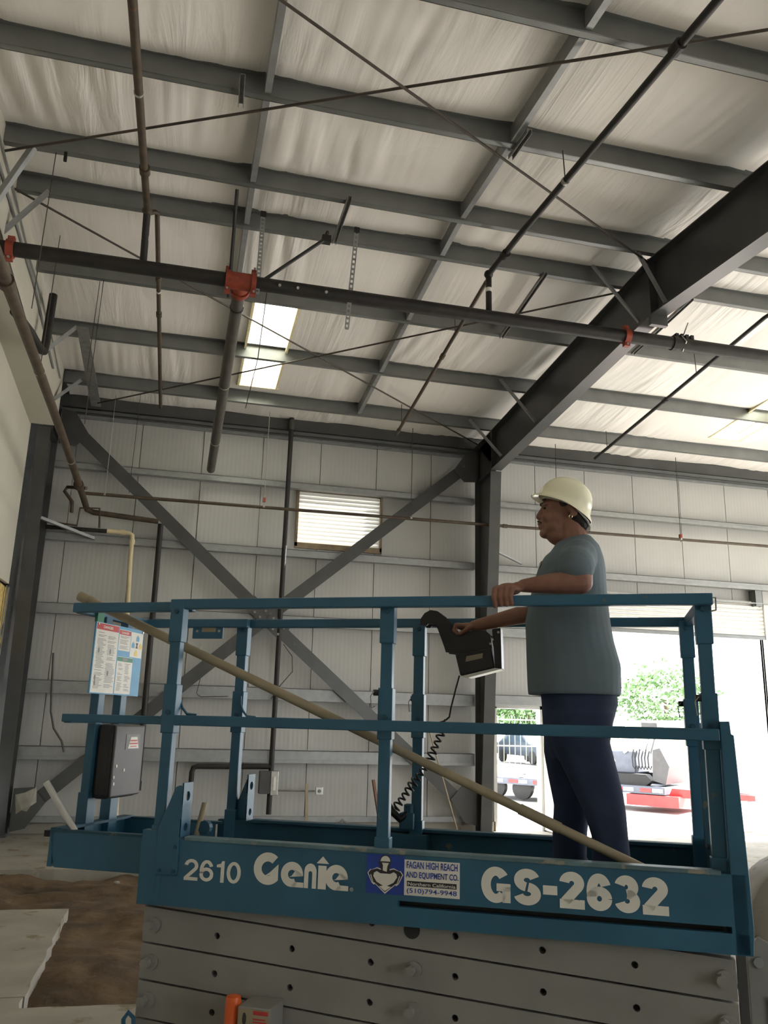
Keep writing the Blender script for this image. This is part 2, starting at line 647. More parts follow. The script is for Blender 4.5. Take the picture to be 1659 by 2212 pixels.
def cut_sheet(mb, x0, x1, z0, z1, ya, yb, holes):
    xs = sorted({x0, x1} | {h for o in holes for h in o[:2] if x0 < h < x1})
    for a, b in zip(xs, xs[1:]):
        m = (a + b) / 2
        segs = [(z0, z1)]
        for o in holes:
            if o[0] < m < o[1]:
                ns = []
                for s in segs:
                    if o[3] <= s[0] or o[2] >= s[1]:
                        ns.append(s)
                        continue
                    if o[2] > s[0]:
                        ns.append((s[0], o[2]))
                    if o[3] < s[1]:
                        ns.append((o[3], s[1]))
                segs = ns
        for s in segs:
            mb.box((a, ya, s[0]), (b, yb, s[1]))
    return mb


wall_back = struct('wall_back', cut_sheet(MB(), XL - 0.45, XR, 0, 7.15, YW + 0.05, YW + 0.10, OPEN), MT['skin_out'], 'white ribbed metal panel back wall behind the lift')
px0 = 0.186 - 1.053 * 3
for k in range(17):
    a = px0 + 1.053 * k
    b = a + 1.053
    if a > XR:
        break
    cut_sheet(MB(), max(a + 0.006, XL - 0.08), min(b - 0.006, XR), 0.16, 7.0, YW, YW + 0.045, OPEN).build('wall_panel', MT['panel'], wall_back)
mb = cut_sheet(MB(), XL, XR, 0, 0.16, YW - 0.06, YW + 0.05, (DOOR, ROLL, FILL_GAP))
struct('baseboard_back', mb, MT['concrete'], 'low concrete kerb along the foot of the back wall')

# left drywall: plain upper sheet, torn away low down by the corner column
mb = MB()
mb.box((XL - 0.05, YF, 0), (XL, 12.6, 7.3))
mb.prism([(XL, 12.6, 3.62), (XL, 13.38, 3.64), (XL, 13.40, 7.05), (XL, 12.6, 7.1)], (-0.05, 0, 0))
mb.box((XL - 0.45, YF, -0.1), (XL - 0.40, YW + 0.1, 7.3))
wall_left = struct('wall_left', mb, MT['drywall'], 'cream painted drywall along the left side, torn open at the corner')
mb = MB()
for (a, b) in ((13.3, 10.0), (10.0, RIDGE), (RIDGE, 4.0), (4.0, YF)):
    mb.prism([(XL, a, zr(a) - 0.77), (-2.1, a, zr(a) - 0.77), (-2.1, b, zr(b) - 0.77), (XL, b, zr(b) - 0.77)], (0, 0, 0.02))
    mb.prism([(-2.1, a, zr(a) - 0.77), (-2.1, a, zr(a) + 0.2), (-2.1, b, zr(b) + 0.2), (-2.1, b, zr(b) - 0.77)], (-0.02, 0, 0))
mb.prism([(XL, 13.3, zr(13.3) - 0.77), (-2.1, 13.3, zr(13.3) - 0.77), (-2.1, 13.3, zr(13.3) + 0.2), (XL, 13.3, zr(13.3) + 0.2)], (0, -0.02, 0))
mb.build('rafter_enclosure', MT['drywall'], wall_left, label='boxed drywall casing under the roof along the left wall')
mb = MB().box((XL - 0.3, 12.5, 0), (XL - 0.2, 14.4, 3.8))
mb.build('stud_backing', MT['frame'], wall_left)
rng = random.Random(3)
pts = [(XL - 0.06, 12.4, 3.62), (XL - 0.06, 13.75, 3.60)]
z = 3.6
y = 13.85
while z > 2.5:
    pts.append((XL - 0.06, y + rng.uniform(-0.10, 0.12) - (3.6 - z) * 0.22, z))
    z -= 0.11
pts += [(XL - 0.06, 12.4, 2.4)]
MB().prism(pts, (-0.08, 0, 0)).build('torn_insulation', MT['insul'], wall_left, label='torn yellow insulation batt in the opened wall')
for yy in (13.42, 13.6):
    MB().bar((XL - 0.03, yy, 0), (XL - 0.03, yy, 3.62), 0.04, 0.012, up=(1, 0, 0)).build('metal_stud', MT['galv'], wall_left)
mb = MB()
for (ya, yb, za, zb) in ((YF, 0.0, 0, 7.2), (13.0, YW + 0.1, 0, 7.2), (0.0, 13.0, 4.8, 7.2)):
    mb.box((XR, ya, za), (XR + 0.1, yb, zb))
struct('wall_right', mb, MT['panel'], 'far right metal wall outside the view, with a wide opening added for daylight')  # the wide opening is added, sized to brighten the roof from the right
struct('wall_front', cut_sheet(MB(), XL - 0.5, XR, 0, 7.0, YF - 0.1, YF, ((5.5, 8.0, -0.01, 4.2),)), MT['panel'], 'front metal wall behind the viewer with one opening added for fill light')  # opening added behind the viewer to fill the near side of the lift

# roof deck with skylight holes, insulation blankets hung under it
SKY = ((0.66, 1.25, 10.32, 13.02), (9.40, 10.00, 10.32, 12.90))
PY = [13.35, 11.78, 10.21, 8.69, 7.93, 6.45, 4.93]
mb = MB()
ys = sorted({YF - 0.1, RIDGE, YW + 0.15, 10.32, 12.90, 13.02})
xs = sorted({XL - 0.5, XR + 0.1, *[s for k in SKY for s in k[:2]]})
for a, b in zip(xs, xs[1:]):
    for c, d in zip(ys, ys[1:]):
        mx_, my_ = (a + b) / 2, (c + d) / 2
        if any(s[0] < mx_ < s[1] and s[2] < my_ < s[3] for s in SKY):
            continue
        mb.prism([(a, c, zr(c) + 0.27), (b, c, zr(c) + 0.27), (b, d, zr(d) + 0.27), (a, d, zr(d) + 0.27)], (0, 0, 0.03))
ceiling = struct('ceiling', mb, MT['skin_out'], 'sloped metal roof lined with white vinyl insulation blankets')
YB = [14.38] + PY + [3.41, 1.89, 0.37, -1.9, -4.0]
for a, b in zip(YB, YB[1:]):
    for (x0, x1) in ((-2.1, 5.3), (5.3, 12.9), (12.9, XR - 0.01)):
        fine = a > 4 and x0 < 12
        nx = int((x1 - x0) / (0.035 if fine else 0.3))
        ny = 14 if fine else 4
        mb = MB()
        for j in range(ny + 1):
            t = j / ny
            y = a + (b - a) * t
            for i in range(nx + 1):
                x = x0 + (x1 - x0) * i / nx
                tb = ((x - 0.36) / 2.37) % 1.0 if x0 < 5 else ((x - 5.3) / 2.53) % 1.0
                sag = (0.02 + 0.05 * math.sin(math.pi * tb) ** 0.7) * min(1, abs(a - b) / 1.2)
                w = 0
                if fine:
                    env = 0.10 + 1.7 * max(0, noise.noise(Vector((x * 0.55, y * 0.5, 4))) + 0.12)
                    sl = x * 4.2 + (y - a) * 1.6 * noise.noise(Vector((x * 0.25, 3, a)))
                    w = env * (abs(noise.noise(Vector((sl, y * 0.35, a)))) * 0.050 + noise.noise(Vector((sl * 3.1, y * 0.6, a + 9))) * 0.014)
                bell = (4 * t * (1 - t)) ** 0.6
                mb.v.append((x, y, zr(y) + 0.205 - sag * bell - w * bell))
        for j in range(ny):
            for i in range(nx):
                q = j * (nx + 1) + i
                cx = x0 + (x1 - x0) * (i + 0.5) / nx
                cy = a + (b - a) * (j + 0.5) / ny
                if any(s[0] < cx < s[1] and s[2] < cy < s[3] for s in SKY):
                    continue
                mb.f.append((q, q + 1, q + nx + 2, q + nx + 1))
        mb.build('insulation_blanket', MT['blanket'], ceiling, smooth=True)

for n_, s in enumerate(SKY):
    w_ = empty_structure('window_%d' % (n_ + 2), ((s[0] + s[1]) / 2, s[2], zr(s[2]) + 0.2),
                         ['bright rectangular roof skylight left of the middle, crossed by one purlin', 'bright roof skylight at the far right edge'][n_])
    mb = MB()
    mb.prism([(s[0], s[2], zr(s[2]) + 0.29), (s[1], s[2], zr(s[2]) + 0.29), (s[1], s[3], zr(s[3]) + 0.29), (s[0], s[3], zr(s[3]) + 0.29)], (0, 0, 0.004))
    mb.build('pane', MT['skylight'], w_)
    for sx, dx in ((s[0], -0.012), (s[1], 0.012)):
        mb = MB()
        mb.prism([(sx, s[2], zr(s[2]) + 0.13), (sx, s[3], zr(s[3]) + 0.13), (sx, s[3], zr(s[3]) + 0.28), (sx, s[2], zr(s[2]) + 0.28)], (dx, 0, 0))
        mb.bar((sx + dx * 1.5, s[2], zr(s[2]) + 0.135), (sx + dx * 1.5, s[3], zr(s[3]) + 0.135), 0.03, 0.012)
        mb.build('curb', MT['fiber'], w_)
    for sy in (s[2], s[3]):
        MB().box((s[0] - 0.05, sy - 0.012, zr(sy) + 0.13), (s[1] + 0.05, sy + 0.012, zr(sy) + 0.28)).build('curb', MT['fiber'], w_)

# ------------------------------------------------------------------ steel frame
ORD = ['first', 'second', 'third', 'fourth', 'fifth', 'sixth', 'seventh']
for k, y in enumerate(PY):
    z = zr(y)
    mb = MB()
    mb.box((-2.1, y - 0.004, z), (XR, y + 0.004, z + 0.2))
    mb.box((-2.1, y, z), (XR, y + 0.07, z + 0.005))
    mb.box((-2.1, y + 0.064, z), (XR, y + 0.07, z + 0.022))
    mb.box((-2.1, y - 0.07, z + 0.193), (XR, y, z + 0.199))
    solo('roof_purlin', mb, MT['primer'], 'grey steel roof purlin, %s one up from the back wall' % ORD[k], 'beam', group='roof purlins')
mb = MB()
mb.box((-2.2, YW - 0.22, 6.82), (XR, YW - 0.212, 7.05))
mb.box((-2.2, YW - 0.22, 6.82), (XR, YW - 0.02, 6.828))
mb.box((-2.2, YW - 0.22, 7.042), (XR, YW - 0.02, 7.05))
solo('eave_beam', mb, MT['frame'], 'dark grey channel running along the top of the back wall', 'beam')


struct('trim_1', MB().box((-2.2, YW - 0.06, 6.70), (XR, YW - 0.005, 6.735)), MT['galv'], 'thin bright trim strip at the top of the back wall panels')
mb = MB()
mb.box((-2.2, YW - 0.16, 6.76), (XR, YW - 0.15, 6.86))
mb.box((-2.2, YW - 0.16, 6.76), (XR, YW - 0.06, 6.768))
solo('eave_angle', mb, MT['primer'], 'lighter grey angle just under the channel at the wall top', 'beam')


def column(xc, label, xw=0.1):
    t = thing('frame_column', label, 'column', (xc, 13.95, 0), group='tapered frame columns')
    mb = MB().prism([(xc - 0.005, 14.19, 0), (xc - 0.005, 13.96, 0), (xc - 0.005, 13.39, 6.17), (xc - 0.005, 13.36, zr(13.36)), (xc - 0.005, 14.19, zr(14.19))], (0.01, 0, 0))
    mb.build('web', MT['frame'], t)
    mb = MB().bar((xc, 13.953, 0), (xc, 13.383, 6.17), xw * 2, 0.014, up=(0, -1, 0))
    mb.build('inner_flange', MT['frame'], t)
    MB().box((xc - xw, 14.185, 0), (xc + xw, 14.2, 6.9)).build('outer_flange', MT['frame'], t)
    MB().box((xc - xw, 13.37, 6.165), (xc + xw, 14.19, 6.18)).build('stiffener', MT['frame'], t)
    MB().box((xc - xw - 0.03, 13.88, 0), (xc + xw + 0.03, 14.26, 0.025)).build('base_plate', MT['frame'], t)
    return t


column(5.3, 'dark grey tapered steel column beside the worker')
colL = column(-2.3, 'dark grey tapered steel column at the left corner')
MB().box((-2.26, 13.70, 2.93), (-2.215, 13.712, 3.08)).build('paper_tag', MT['white'], colL)

t = thing('roof_rafter', 'deep dark steel rafter rising from the column beside the worker', 'beam', (5.3, 13.4, 6.2))
DEP = 0.73
for nm, mbb in (('web', None), ('bottom_flange', 1), ('top_flange', 2)):
    mb = MB()
    for a, b in ((14.19, RIDGE), (RIDGE, YF)):
        if nm == 'web':
            mb.prism([(5.295, a if a != 14.19 else 13.38, zr(a if a != 14.19 else 13.38) - DEP), (5.295, b, zr(b) - DEP), (5.295, b, zr(b)), (5.295, a, zr(a))], (0.01, 0, 0))
        elif mbb == 1:
            aa = 13.38 if a == 14.19 else a
            mb.bar((5.3, aa, zr(aa) - DEP), (5.3, b, zr(b) - DEP), 0.2, 0.014)
        else:
            mb.bar((5.3, a, zr(a) - 0.007), (5.3, b, zr(b) - 0.007), 0.2, 0.014)
    mb.build(nm, MT['frame'], t)
mb = MB().box((5.19, RIDGE - 0.03, zr(RIDGE) - DEP - 0.14), (5.41, RIDGE + 0.03, zr(RIDGE)))
mb.build('ridge_splice_plate', MT['frame'], t)
for y in (13.36,):
    MB().box((5.2, y - 0.012, zr(y) - DEP), (5.4, y + 0.012, zr(y))).build('knee_plate', MT['frame'], t)
for (a, b) in (((4.93, 7.99), (7.83, 6.61)), ((4.67, 8.52), (8.40, 6.63)), ((4.69, 11.68), (11.50, 6.42)), ((4.73, 13.25), (12.96, 6.31))):
    ytop = a[1]
    MB().angle((a[0], ytop, zr(ytop) + 0.09), (5.21, b[0], b[1]), 0.05, 0.05, 0.005).build('flange_brace', MT['galv'], t)

for k, (yt, xt, yb, zb) in enumerate(((7.93, -1.80, 8.03, 6.72), (8.69, -1.74, 8.5, 6.62), (11.62, -1.73, 11.1, 6.34), (13.28, -1.80, 12.68, 6.34))):
    solo('flange_brace', MB().angle((xt, yt, zr(yt) + 0.02), (-2.095, yb, zb), 0.055, 0.055, 0.005), MT['galv'],
         'light steel angle brace from the boxed left rafter to the %s purlin' % ['fifth', 'fourth', 'second', 'first'][k], 'brace', group='angle braces on the left')
mb = MB()
mb.prism([(-1.73, 11.5, zr(11.5) - 0.012), (-1.575, 11.5, zr(11.5) - 0.012), (-1.575, 14.15, zr(14.15) - 0.012), (-1.735, 14.15, zr(14.15) - 0.012)], (0, 0, 0.012))
solo('roof_plank', mb, MT['galv_d'], 'flat grey steel plank under the two lowest purlins at the left', 'plank')

# bridging channels between the purlins, two lines
for li, x in enumerate((0.36, 2.73)):
    lines = ['left', 'right'][li]
    for k in range(len(PY)):
        a = PY[k]
        b = PY[k + 1] if k + 1 < len(PY) else 3.41
        mb = MB()
        aa, bb = a - 0.01, b + 0.08
        if abs(a - b) < 1.0:
            pass
        mb.prism([(x, aa, zr(aa) + 0.02), (x, bb, zr(bb) + 0.02), (x, bb, zr(bb) + 0.19), (x, aa, zr(aa) + 0.19)], (0.006, 0, 0))
        mb.bar((x + 0.03, aa, zr(aa) + 0.022), (x + 0.03, bb, zr(bb) + 0.022), 0.06, 0.005)
        if k + 1 < len(PY):
            lab = 'galvanized bridging channel of the %s line between the %s and %s purlins' % (lines, ORD[k], ORD[k + 1])
        else:
            lab = 'galvanized bridging channel of the %s line past the seventh purlin, at the top edge' % lines
        solo('bridging_channel', mb, MT['galv'], lab, 'bridging', group='bridging between the purlins')

# girts
GZ = [(5.87, 0.11), (4.655, 0.13), (3.50, 0.17), (2.285, 0.20), (1.285, 0.20)]


def girt(x0, x1, zt, h, lab):
    mb = MB()
    d = 0.19
    mb.box((x0, YW - d, zt - h), (x1, YW - d + 0.008, zt))
    mb.box((x0, YW - d, zt - 0.008), (x1, YW - 0.002, zt))
    mb.box((x0, YW - d, zt - h), (x1, YW - 0.09, zt - h + 0.008))
    mb.box((x0, YW - d - 0.02, zt - h), (x1, YW - d, zt - h + 0.05))
    solo('wall_girt', mb, MT['galv'], lab, 'girt', group='wall girts')


for k, (zt, h) in enumerate(GZ):
    girt(-2.2, 5.19, zt, h, 'galvanized wall girt left of the worker column, %s from the top' % ORD[k])
for k, (zt, h) in enumerate(GZ[:2]):
    girt(5.41, XR - 0.05, zt, h, 'galvanized wall girt right of the worker column, %s from the top' % ['first', 'second'][k])
girt(5.41, ROLL[0] - 0.02, 3.50, 0.17, 'short galvanized wall girt between the column and the roll-up door')
girt(5.41, ROLL[0] - 0.02, 2.30, 0.17, 'short galvanized girt just above the small doorway')
mb = MB().box((-2.2, YW - 0.14, 0.165), (5.19, YW - 0.06, 0.25))
solo('base_angle', mb, MT['galv'], 'galvanized sill channel along the foot of the back wall', 'channel')
mb = MB()
mb.box((11.1, YW - 0.19, 4.2), (11.27, YW - 0.18, 4.52))
mb.box((11.1, YW - 0.19, 4.2), (11.11, YW - 0.01, 4.52))
mb.box((11.26, YW - 0.19, 4.2), (11.27, YW - 0.01, 4.52))
solo('door_jamb_post', mb, MT['primer'], 'grey vertical channel above the right end of the roll-up door', 'post')
for k, (x, z) in enumerate(((5.56, 4.72),)):
    solo('girt_brace', MB().angle((5.42, 13.8, z + 0.08), (6.1, YW - 0.2, z - 0.04), 0.05, 0.05, 0.005), MT['galv'], 'short light angle brace at the column behind the worker', 'brace')
solo('girt_brace', MB().angle((-2.24, 13.75, 4.74), (-1.45, YW - 0.2, 4.56), 0.06, 0.06, 0.005), MT['galv'], 'light angle brace from the left corner column to the girt', 'brace')

# wall cross brace
t = thing('cross_brace', 'large dark steel X brace bolted across the back wall', 'brace', (1.45, 14.1, 0.2))
C = Vector((1.45, 14.12, 3.43))
ends = [Vector((-2.15, 14.12, 6.60)), Vector((5.22, 14.12, 0.23)), Vector((5.20, 14.12, 6.62)), Vector((-2.22, 14.12, 0.15))]
for k, e in enumerate(ends):
    d = (C - e).normalized()
    MB().bar(e, C - d * 0.12, 0.21, 0.012, up=(0, 1, 0), oh=(0.0 if k < 2 else 0.015)).build('brace_arm', MT['frame'], t)
for s in (-1, 1):
    c = C + Vector((0.17 * s, 0.0, -0.02 - s * 0.13)) if False else C + Vector((0.16 * s, -0.012, -0.135 * s))
    d = (ends[1] - ends[0]).normalized()
    pl = MB().bar(c - d * 0.2, c + d * 0.2, 0.26, 0.012, up=(0, 1, 0)).build('gusset_plate', MT['frame'], t)
    for a in (-0.12, 0.0, 0.12):
        for b in (-0.07, 0.07):
            p = c + d * a + Vector((d.z, 0, -d.x)) * b
            MB().lathe([(0.022, -0.03), (0.022, 0)], p, 8, 'Y').build('bolt', MT['galv_d'], pl)
for e, s in ((Vector((5.02, 14.10, 0.42)), 1), (Vector((5.05, 14.10, 6.48)), 1), (Vector((-2.0, 14.10, 0.35)), -1), (Vector((-2.0, 14.1, 6.45)), -1)):
    lo = e.z < 3
    zz = 1 if lo else -1
    pts = [(e.x + 0.17 * s, 14.1, e.z - 0.3 * zz), (e.x + 0.17 * s, 14.1, e.z + 0.32 * zz), (e.x - 0.1 * s, 14.1, e.z + 0.34 * zz), (e.x - 0.30 * s, 14.1, e.z + 0.12 * zz), (e.x - 0.05 * s, 14.1, e.z - 0.25 * zz)]
    MB().prism(pts, (0, -0.012, 0)).build('end_gusset', MT['frame'], t)

# roof X rods
def rod(a, b, r, lab, off=0.05, mat='steelrod'):
    A = Vector((a[0], a[1], zr(a[1]) - off))
    B = Vector((b[0], b[1], zr(b[1]) - off))
    path = [A]
    if (a[1] - RIDGE) * (b[1] - RIDGE) < 0:
        tt = (RIDGE - a[1]) / (b[1] - a[1])
        path.append(Vector((a[0] + (b[0] - a[0]) * tt, RIDGE, RZ - off)))
    path.append(B)
    solo('brace_rod', MB().tube(path, r, 8), MT[mat], lab, 'rod', group='roof brace rods')


rod((-2.098, 8.03), (5.2, 3.78), 0.013, 'thin dark roof brace rod rising from the left wall to the top right')
rod((-0.3, 4.83), (5.19, 8.03), 0.013, 'thin dark roof brace rod running from the top edge down to the rafter', 0.085)
rod((-2.098, 8.62), (5.15, 13.92), 0.013, 'thin dark roof brace rod from the left wall down to the column top')
rod((-1.6, 13.84), (5.19, 8.66), 0.013, 'thin dark roof brace rod from the left eave up to the rafter', 0.085)

# ------------------------------------------------------------------ sprinkler pipework
def ring(mb, c, d, r, w, n=16):
    c, d = Vector(c), Vector(d).normalized()
    return mb.tube([c - d * w / 2, c + d * w / 2], r, n)


MY, MZ = 8.42, 6.42
t = thing('sprinkler_main', 'thick black sprinkler main crossing the roof with red couplings', 'pipe', (0.36, MY, MZ))
zmain = lambda x: MZ + 0.004 * (x - 0.36)
MB().tube([(-2.45, MY, zmain(-2.45)), (14.0, MY, zmain(14.0))], 0.078, 18).build('pipe', MT['pipe_blk'], t, smooth=True)
for x in (-2.0, 5.05):
    mb = MB()
    ring(mb, (x, MY, zmain(x)), (1, 0, 0), 0.098, 0.075)
    mb.box((x - 0.035, MY - 0.03, zmain(x) + 0.09), (x + 0.035, MY + 0.03, zmain(x) + 0.135))
    mb.box((x - 0.035, MY - 0.03, zmain(x) - 0.135), (x + 0.035, MY + 0.03, zmain(x) - 0.09))
    cp = mb.build('coupling', MT['red'], t, smooth=True)
    MB().tube([(x, MY - 0.045, zmain(x) - 0.112), (x, MY + 0.045, zmain(x) - 0.112)], 0.014, 8).build('bolt', MT['bolt'], cp)
tee = MB()
x0 = 0.36
tee.tube([(x0 - 0.165, MY, MZ), (x0 + 0.165, MY, MZ)], 0.097, 18)
for s in (-1, 1):
    tee.tube([(x0 + s * 0.165, MY, MZ), (x0 + s * 0.115, MY, MZ)], 0.116, 18)
    tee.box((x0 + s * 0.14 - 0.03, MY - 0.03, MZ + 0.10), (x0 + s * 0.14 + 0.03, MY + 0.03, MZ + 0.15))
    tee.box((x0 + s * 0.14 - 0.03, MY - 0.04, MZ - 0.15), (x0 + s * 0.14 + 0.03, MY + 0.04, MZ - 0.09))
tee.tube([(x0, MY, MZ), (x0, MY + 0.19, MZ - 0.017)], 0.095, 18)
tee.tube([(x0, MY + 0.14, MZ - 0.012), (x0, MY + 0.20, MZ - 0.018)], 0.115, 18)
tt = tee.build('tee_coupling', MT['red'], t, smooth=True)
for s in (-1, 1):
    MB().tube([(x0 + s * 0.145, MY - 0.05, MZ - 0.12), (x0 + s * 0.145, MY + 0.05, MZ - 0.12)], 0.014, 8).build('bolt', MT['bolt'], tt)
    MB().tube([(x0 + s * 0.145, MY - 0.01, MZ + 0.14), (x0 + s * 0.145, MY - 0.01, MZ + 0.185)], 0.014, 8).build('bolt', MT['bolt'], tt)
for x in (0.78, 0.98, 1.3):
    MB().tube([(x, MY - 0.075, MZ - 0.02), (x, MY - 0.105, MZ - 0.03)], 0.016, 8).build('plug', MT['bolt'], t)
mb = MB()
for k in range(4):
    mb.box((5.72 + 0.07 * k, MY - 0.05, zmain(5.9) + 0.06), (5.76 + 0.07 * k, MY + 0.05, zmain(5.9) + 0.12))
mb.tube([(5.68, MY, zmain(5.7)), (5.74, MY, zmain(5.7))], 0.092, 16)
mb.build('sway_clamp', MT['pipe_blk'], t)

t = thing('drop_pipe', 'grey sprinkler pipe running back from the red tee, open at its end', 'pipe', (0.345, 13.95, 5.9))
a, b = Vector((0.36, MY + 0.2, MZ - 0.018)), Vector((0.336, 14.0, 5.90))
MB().tube([a, b], 0.072, 18).build('pipe', MT['pipe_gry'], t, smooth=True)
for f in (0.42, 0.78):
    p = a + (b - a) * f
    ring(MB(), p, b - a, 0.076, 0.02).build('band', MT['bolt'], t)
p = a + (b - a) * 0.06
ring(MB(), p, b - a, 0.08, 0.025).build('cable_loop', MT['rubber'], t)

t = thing('branch_pipe', 'dark sprinkler branch pipe rising to the top right corner', 'pipe', (3.26, MY, MZ))
pa, pb = Vector((3.26, MY, 6.99)), Vector((3.27, 3.6, 6.63))
MB().tube([pa, (3.255, RIDGE - 0.6, 6.94), pb], [0.034, 0.034, 0.034], 12).build('pipe', MT['pipe_blk'], t, smooth=True)
for y, w in ((4.52, 0.1), (7.9, 0.09)):
    z = 6.63 + (y - 3.6) / (MY - 3.6) * 0.36
    ring(MB(), (3.258, y, z), pb - pa, 0.05, w).build('coupling', MT['pipe_blk'], t)
ring(MB(), (3.253, 6.37, 6.84), pb - pa, 0.04, 0.03).build('hanger_ring', MT['bolt'], t)
MB().tube([(3.253, 6.37, 6.88), (3.253, 6.40, zr(6.4))], 0.006, 6).build('hanger_rod', MT['steelrod'], t)
el = MB()
el.ell((3.26, MY, 6.99), (0.055, 0.055, 0.055), nu=12, nv=8)
el.build('elbow', MT['pipe_blk'], t, smooth=True)
MB().tube([(3.26, MY, 6.99), (3.26, MY, MZ + 0.05)], 0.036, 12).build('riser', MT['pipe_blk'], t, smooth=True)
ring(MB(), (3.26, MY, 6.78), (0, 0, 1), 0.038, 0.05).build('tape_band', MT['white'], t)

t = thing('branch_pipe', 'thin brown branch pipe hanging toward the column top', 'pipe', (3.33, 12.9, 6.6))
pa, pb = Vector((3.27, MY + 0.1, 6.95)), Vector((3.395, 13.2, 6.60))
MB().tube([pa, pb], 0.026, 10).build('pipe', MT['pipe_brn'], t, smooth=True)
ring(MB(), pa.lerp(pb, 0.40), pb - pa, 0.036, 0.09).build('coupling', MT['pipe_brn'], t)
ring(MB(), pa.lerp(pb, 0.97), pb - pa, 0.034, 0.12).build('end_fitting', MT['pipe_gry'], t)
for f in (0.27, 0.92):
    p = pa.lerp(pb, f)
    MB().tube([p, (p.x, p.y + 0.02, zr(p.y) + 0.05)], 0.006, 6).build('hanger_rod', MT['steelrod'], t)

t = thing('branch_pipe', 'thin dark branch pipe under the roof of the right bay', 'pipe', (7.2, 13.0, 6.63))
pa, pb = Vector((7.08, MY, 7.0)), Vector((7.27, 13.4, 6.63))
MB().tube([(7.0, 5.0, 6.8), pa, pb], 0.028, 10).build('pipe', MT['pipe_blk'], t, smooth=True)
ring(MB(), pa.lerp(pb, 0.5), pb - pa, 0.038, 0.1).build('coupling', MT['pipe_blk'], t)
for f in (0.32, 0.9):
    p = pa.lerp(pb, f)
    MB().tube([p, (p.x, p.y + 0.02, zr(p.y) + 0.03)], 0.006, 6).build('hanger_rod', MT['steelrod'], t)

t = thing('branch_pipe', 'brown branch pipe at the upper left ending at the main', 'pipe', (-0.68, MY, MZ))
pa, pb = Vector((-0.70, 3.4, 6.63)), Vector((-0.68, 8.2, 6.98))
MB().tube([pa, pb], 0.037, 12).build('pipe', MT['pipe_brn'], t, smooth=True)
for y in (7.45,):
    ring(MB(), (-0.68, y, 6.63 + (y - 3.4) / 4.8 * 0.35), pb - pa, 0.052, 0.1).build('coupling', MT['pipe_brn'], t)
ring(MB(), (-0.69, 6.28, 6.84), pb - pa, 0.042, 0.025).build('band', MT['bolt'], t)
MB().ell((-0.68, 8.22, 6.98), (0.055, 0.055, 0.055), nu=12, nv=8).build('elbow', MT['pipe_brn'], t, smooth=True)
MB().tube([(-0.68, 8.22, 6.98), (-0.68, MY, MZ + 0.05)], 0.038, 12).build('riser', MT['pipe_blk'], t, smooth=True)
ring(MB(), (-0.68, 8.33, 6.72), (0, 0.2, -0.56), 0.04, 0.05).build('tape_band', MT['white'], t)

t = thing('branch_pipe', 'thin rusty branch pipe beyond the main at the left', 'pipe', (-0.57, 13.2, 6.65))
pa, pb = Vector((-0.58, 8.28, 7.01)), Vector((-0.56, 13.25, 6.645))
MB().tube([(-0.68, 8.24, 6.96), (-0.60, 8.25, 7.0), pa, pb], 0.027, 10).build('pipe', MT['pipe_brn'], t, smooth=True)
for f in (0.25, 0.42):
    ring(MB(), pa.lerp(pb, f), pb - pa, 0.037, 0.09).build('coupling', MT['pipe_brn'], t)
ring(MB(), pa.lerp(pb, 0.31), pb - pa, 0.029, 0.03).build('band', MT['white'], t)
MB().tube([pa.lerp(pb, 0.97), (-0.56, 13.1, zr(13.1))], 0.006, 6).build('hanger_rod', MT['steelrod'], t)

t = thing('wall_pipe', 'brown pipe sloping along the left wall down to the corner', 'pipe', (-1.7, 13.9, 4.9))
pa, pb = Vector((-1.75, 4.5, 5.53)), Vector((-1.62, 14.05, 5.10))
pth = [pa, (-1.745, 9.1, 5.50), (-1.70, 11.4, 5.37), (-1.64, 13.6, 5.17), pb, (-1.60, 14.1, 5.05), (-1.50, 14.12, 5.01), (-0.45, 14.12, 4.94)]
MB().tube(pth, [0.055, 0.055, 0.052, 0.05, 0.05, 0.05, 0.045, 0.042], 14).build('pipe', MT['pipe_brn'], t, smooth=True)
for p, d in (((-1.748, 7.4, 5.51), (0, 1, 0)), ((-1.66, 13.2, 5.21), (0.03, 1, -0.1))):
    ring(MB(), p, d, 0.075, 0.1).build('coupling', MT['pipe_brn'], t)
for p in ((-1.743, 9.4, 5.49), (-1.68, 12.2, 5.3)):
    ring(MB(), p, (0, 1, -0.03), 0.06, 0.02).build('band', MT['bolt'], t)
t = thing('sprinkler_line', 'long thin brown pipe hung on wires across the back wall', 'pipe', (5.0, 13.6, 5.2))
MB().tube([(-1.62, 13.6, 5.19), (1.6, 13.6, 5.21), (6.2, 13.6, 5.245), (12.5, 13.6, 5.30)], 0.027, 10).build('pipe', MT['pipe_brn'], t, smooth=True)
for x in (-1.3, 1.24, 3.8, 6.57, 9.1):
    w = MB().tube([(x, 13.6, 5.22), (x, 13.6, 6.9)], 0.006 if x > 0 else 0.004, 6).build('hanger_wire', MT['bolt'] if x < 2 else MT['steelrod'], t)
    ring(MB(), (x, 13.6, 5.21 + 0.008 * x), (1, 0, 0), 0.032, 0.03).build('hanger_ring', MT['bolt'], t)
    if x in (1.24, 9.1):
        MB().box((x - 0.02, 13.57, 5.30), (x + 0.02, 13.63, 5.37)).build('red_clip', MT['red'], t)
ring(MB(), (5.55, 13.6, 5.24), (1, 0, 0), 0.036, 0.08).build('coupling', MT['pipe_brn'], t)

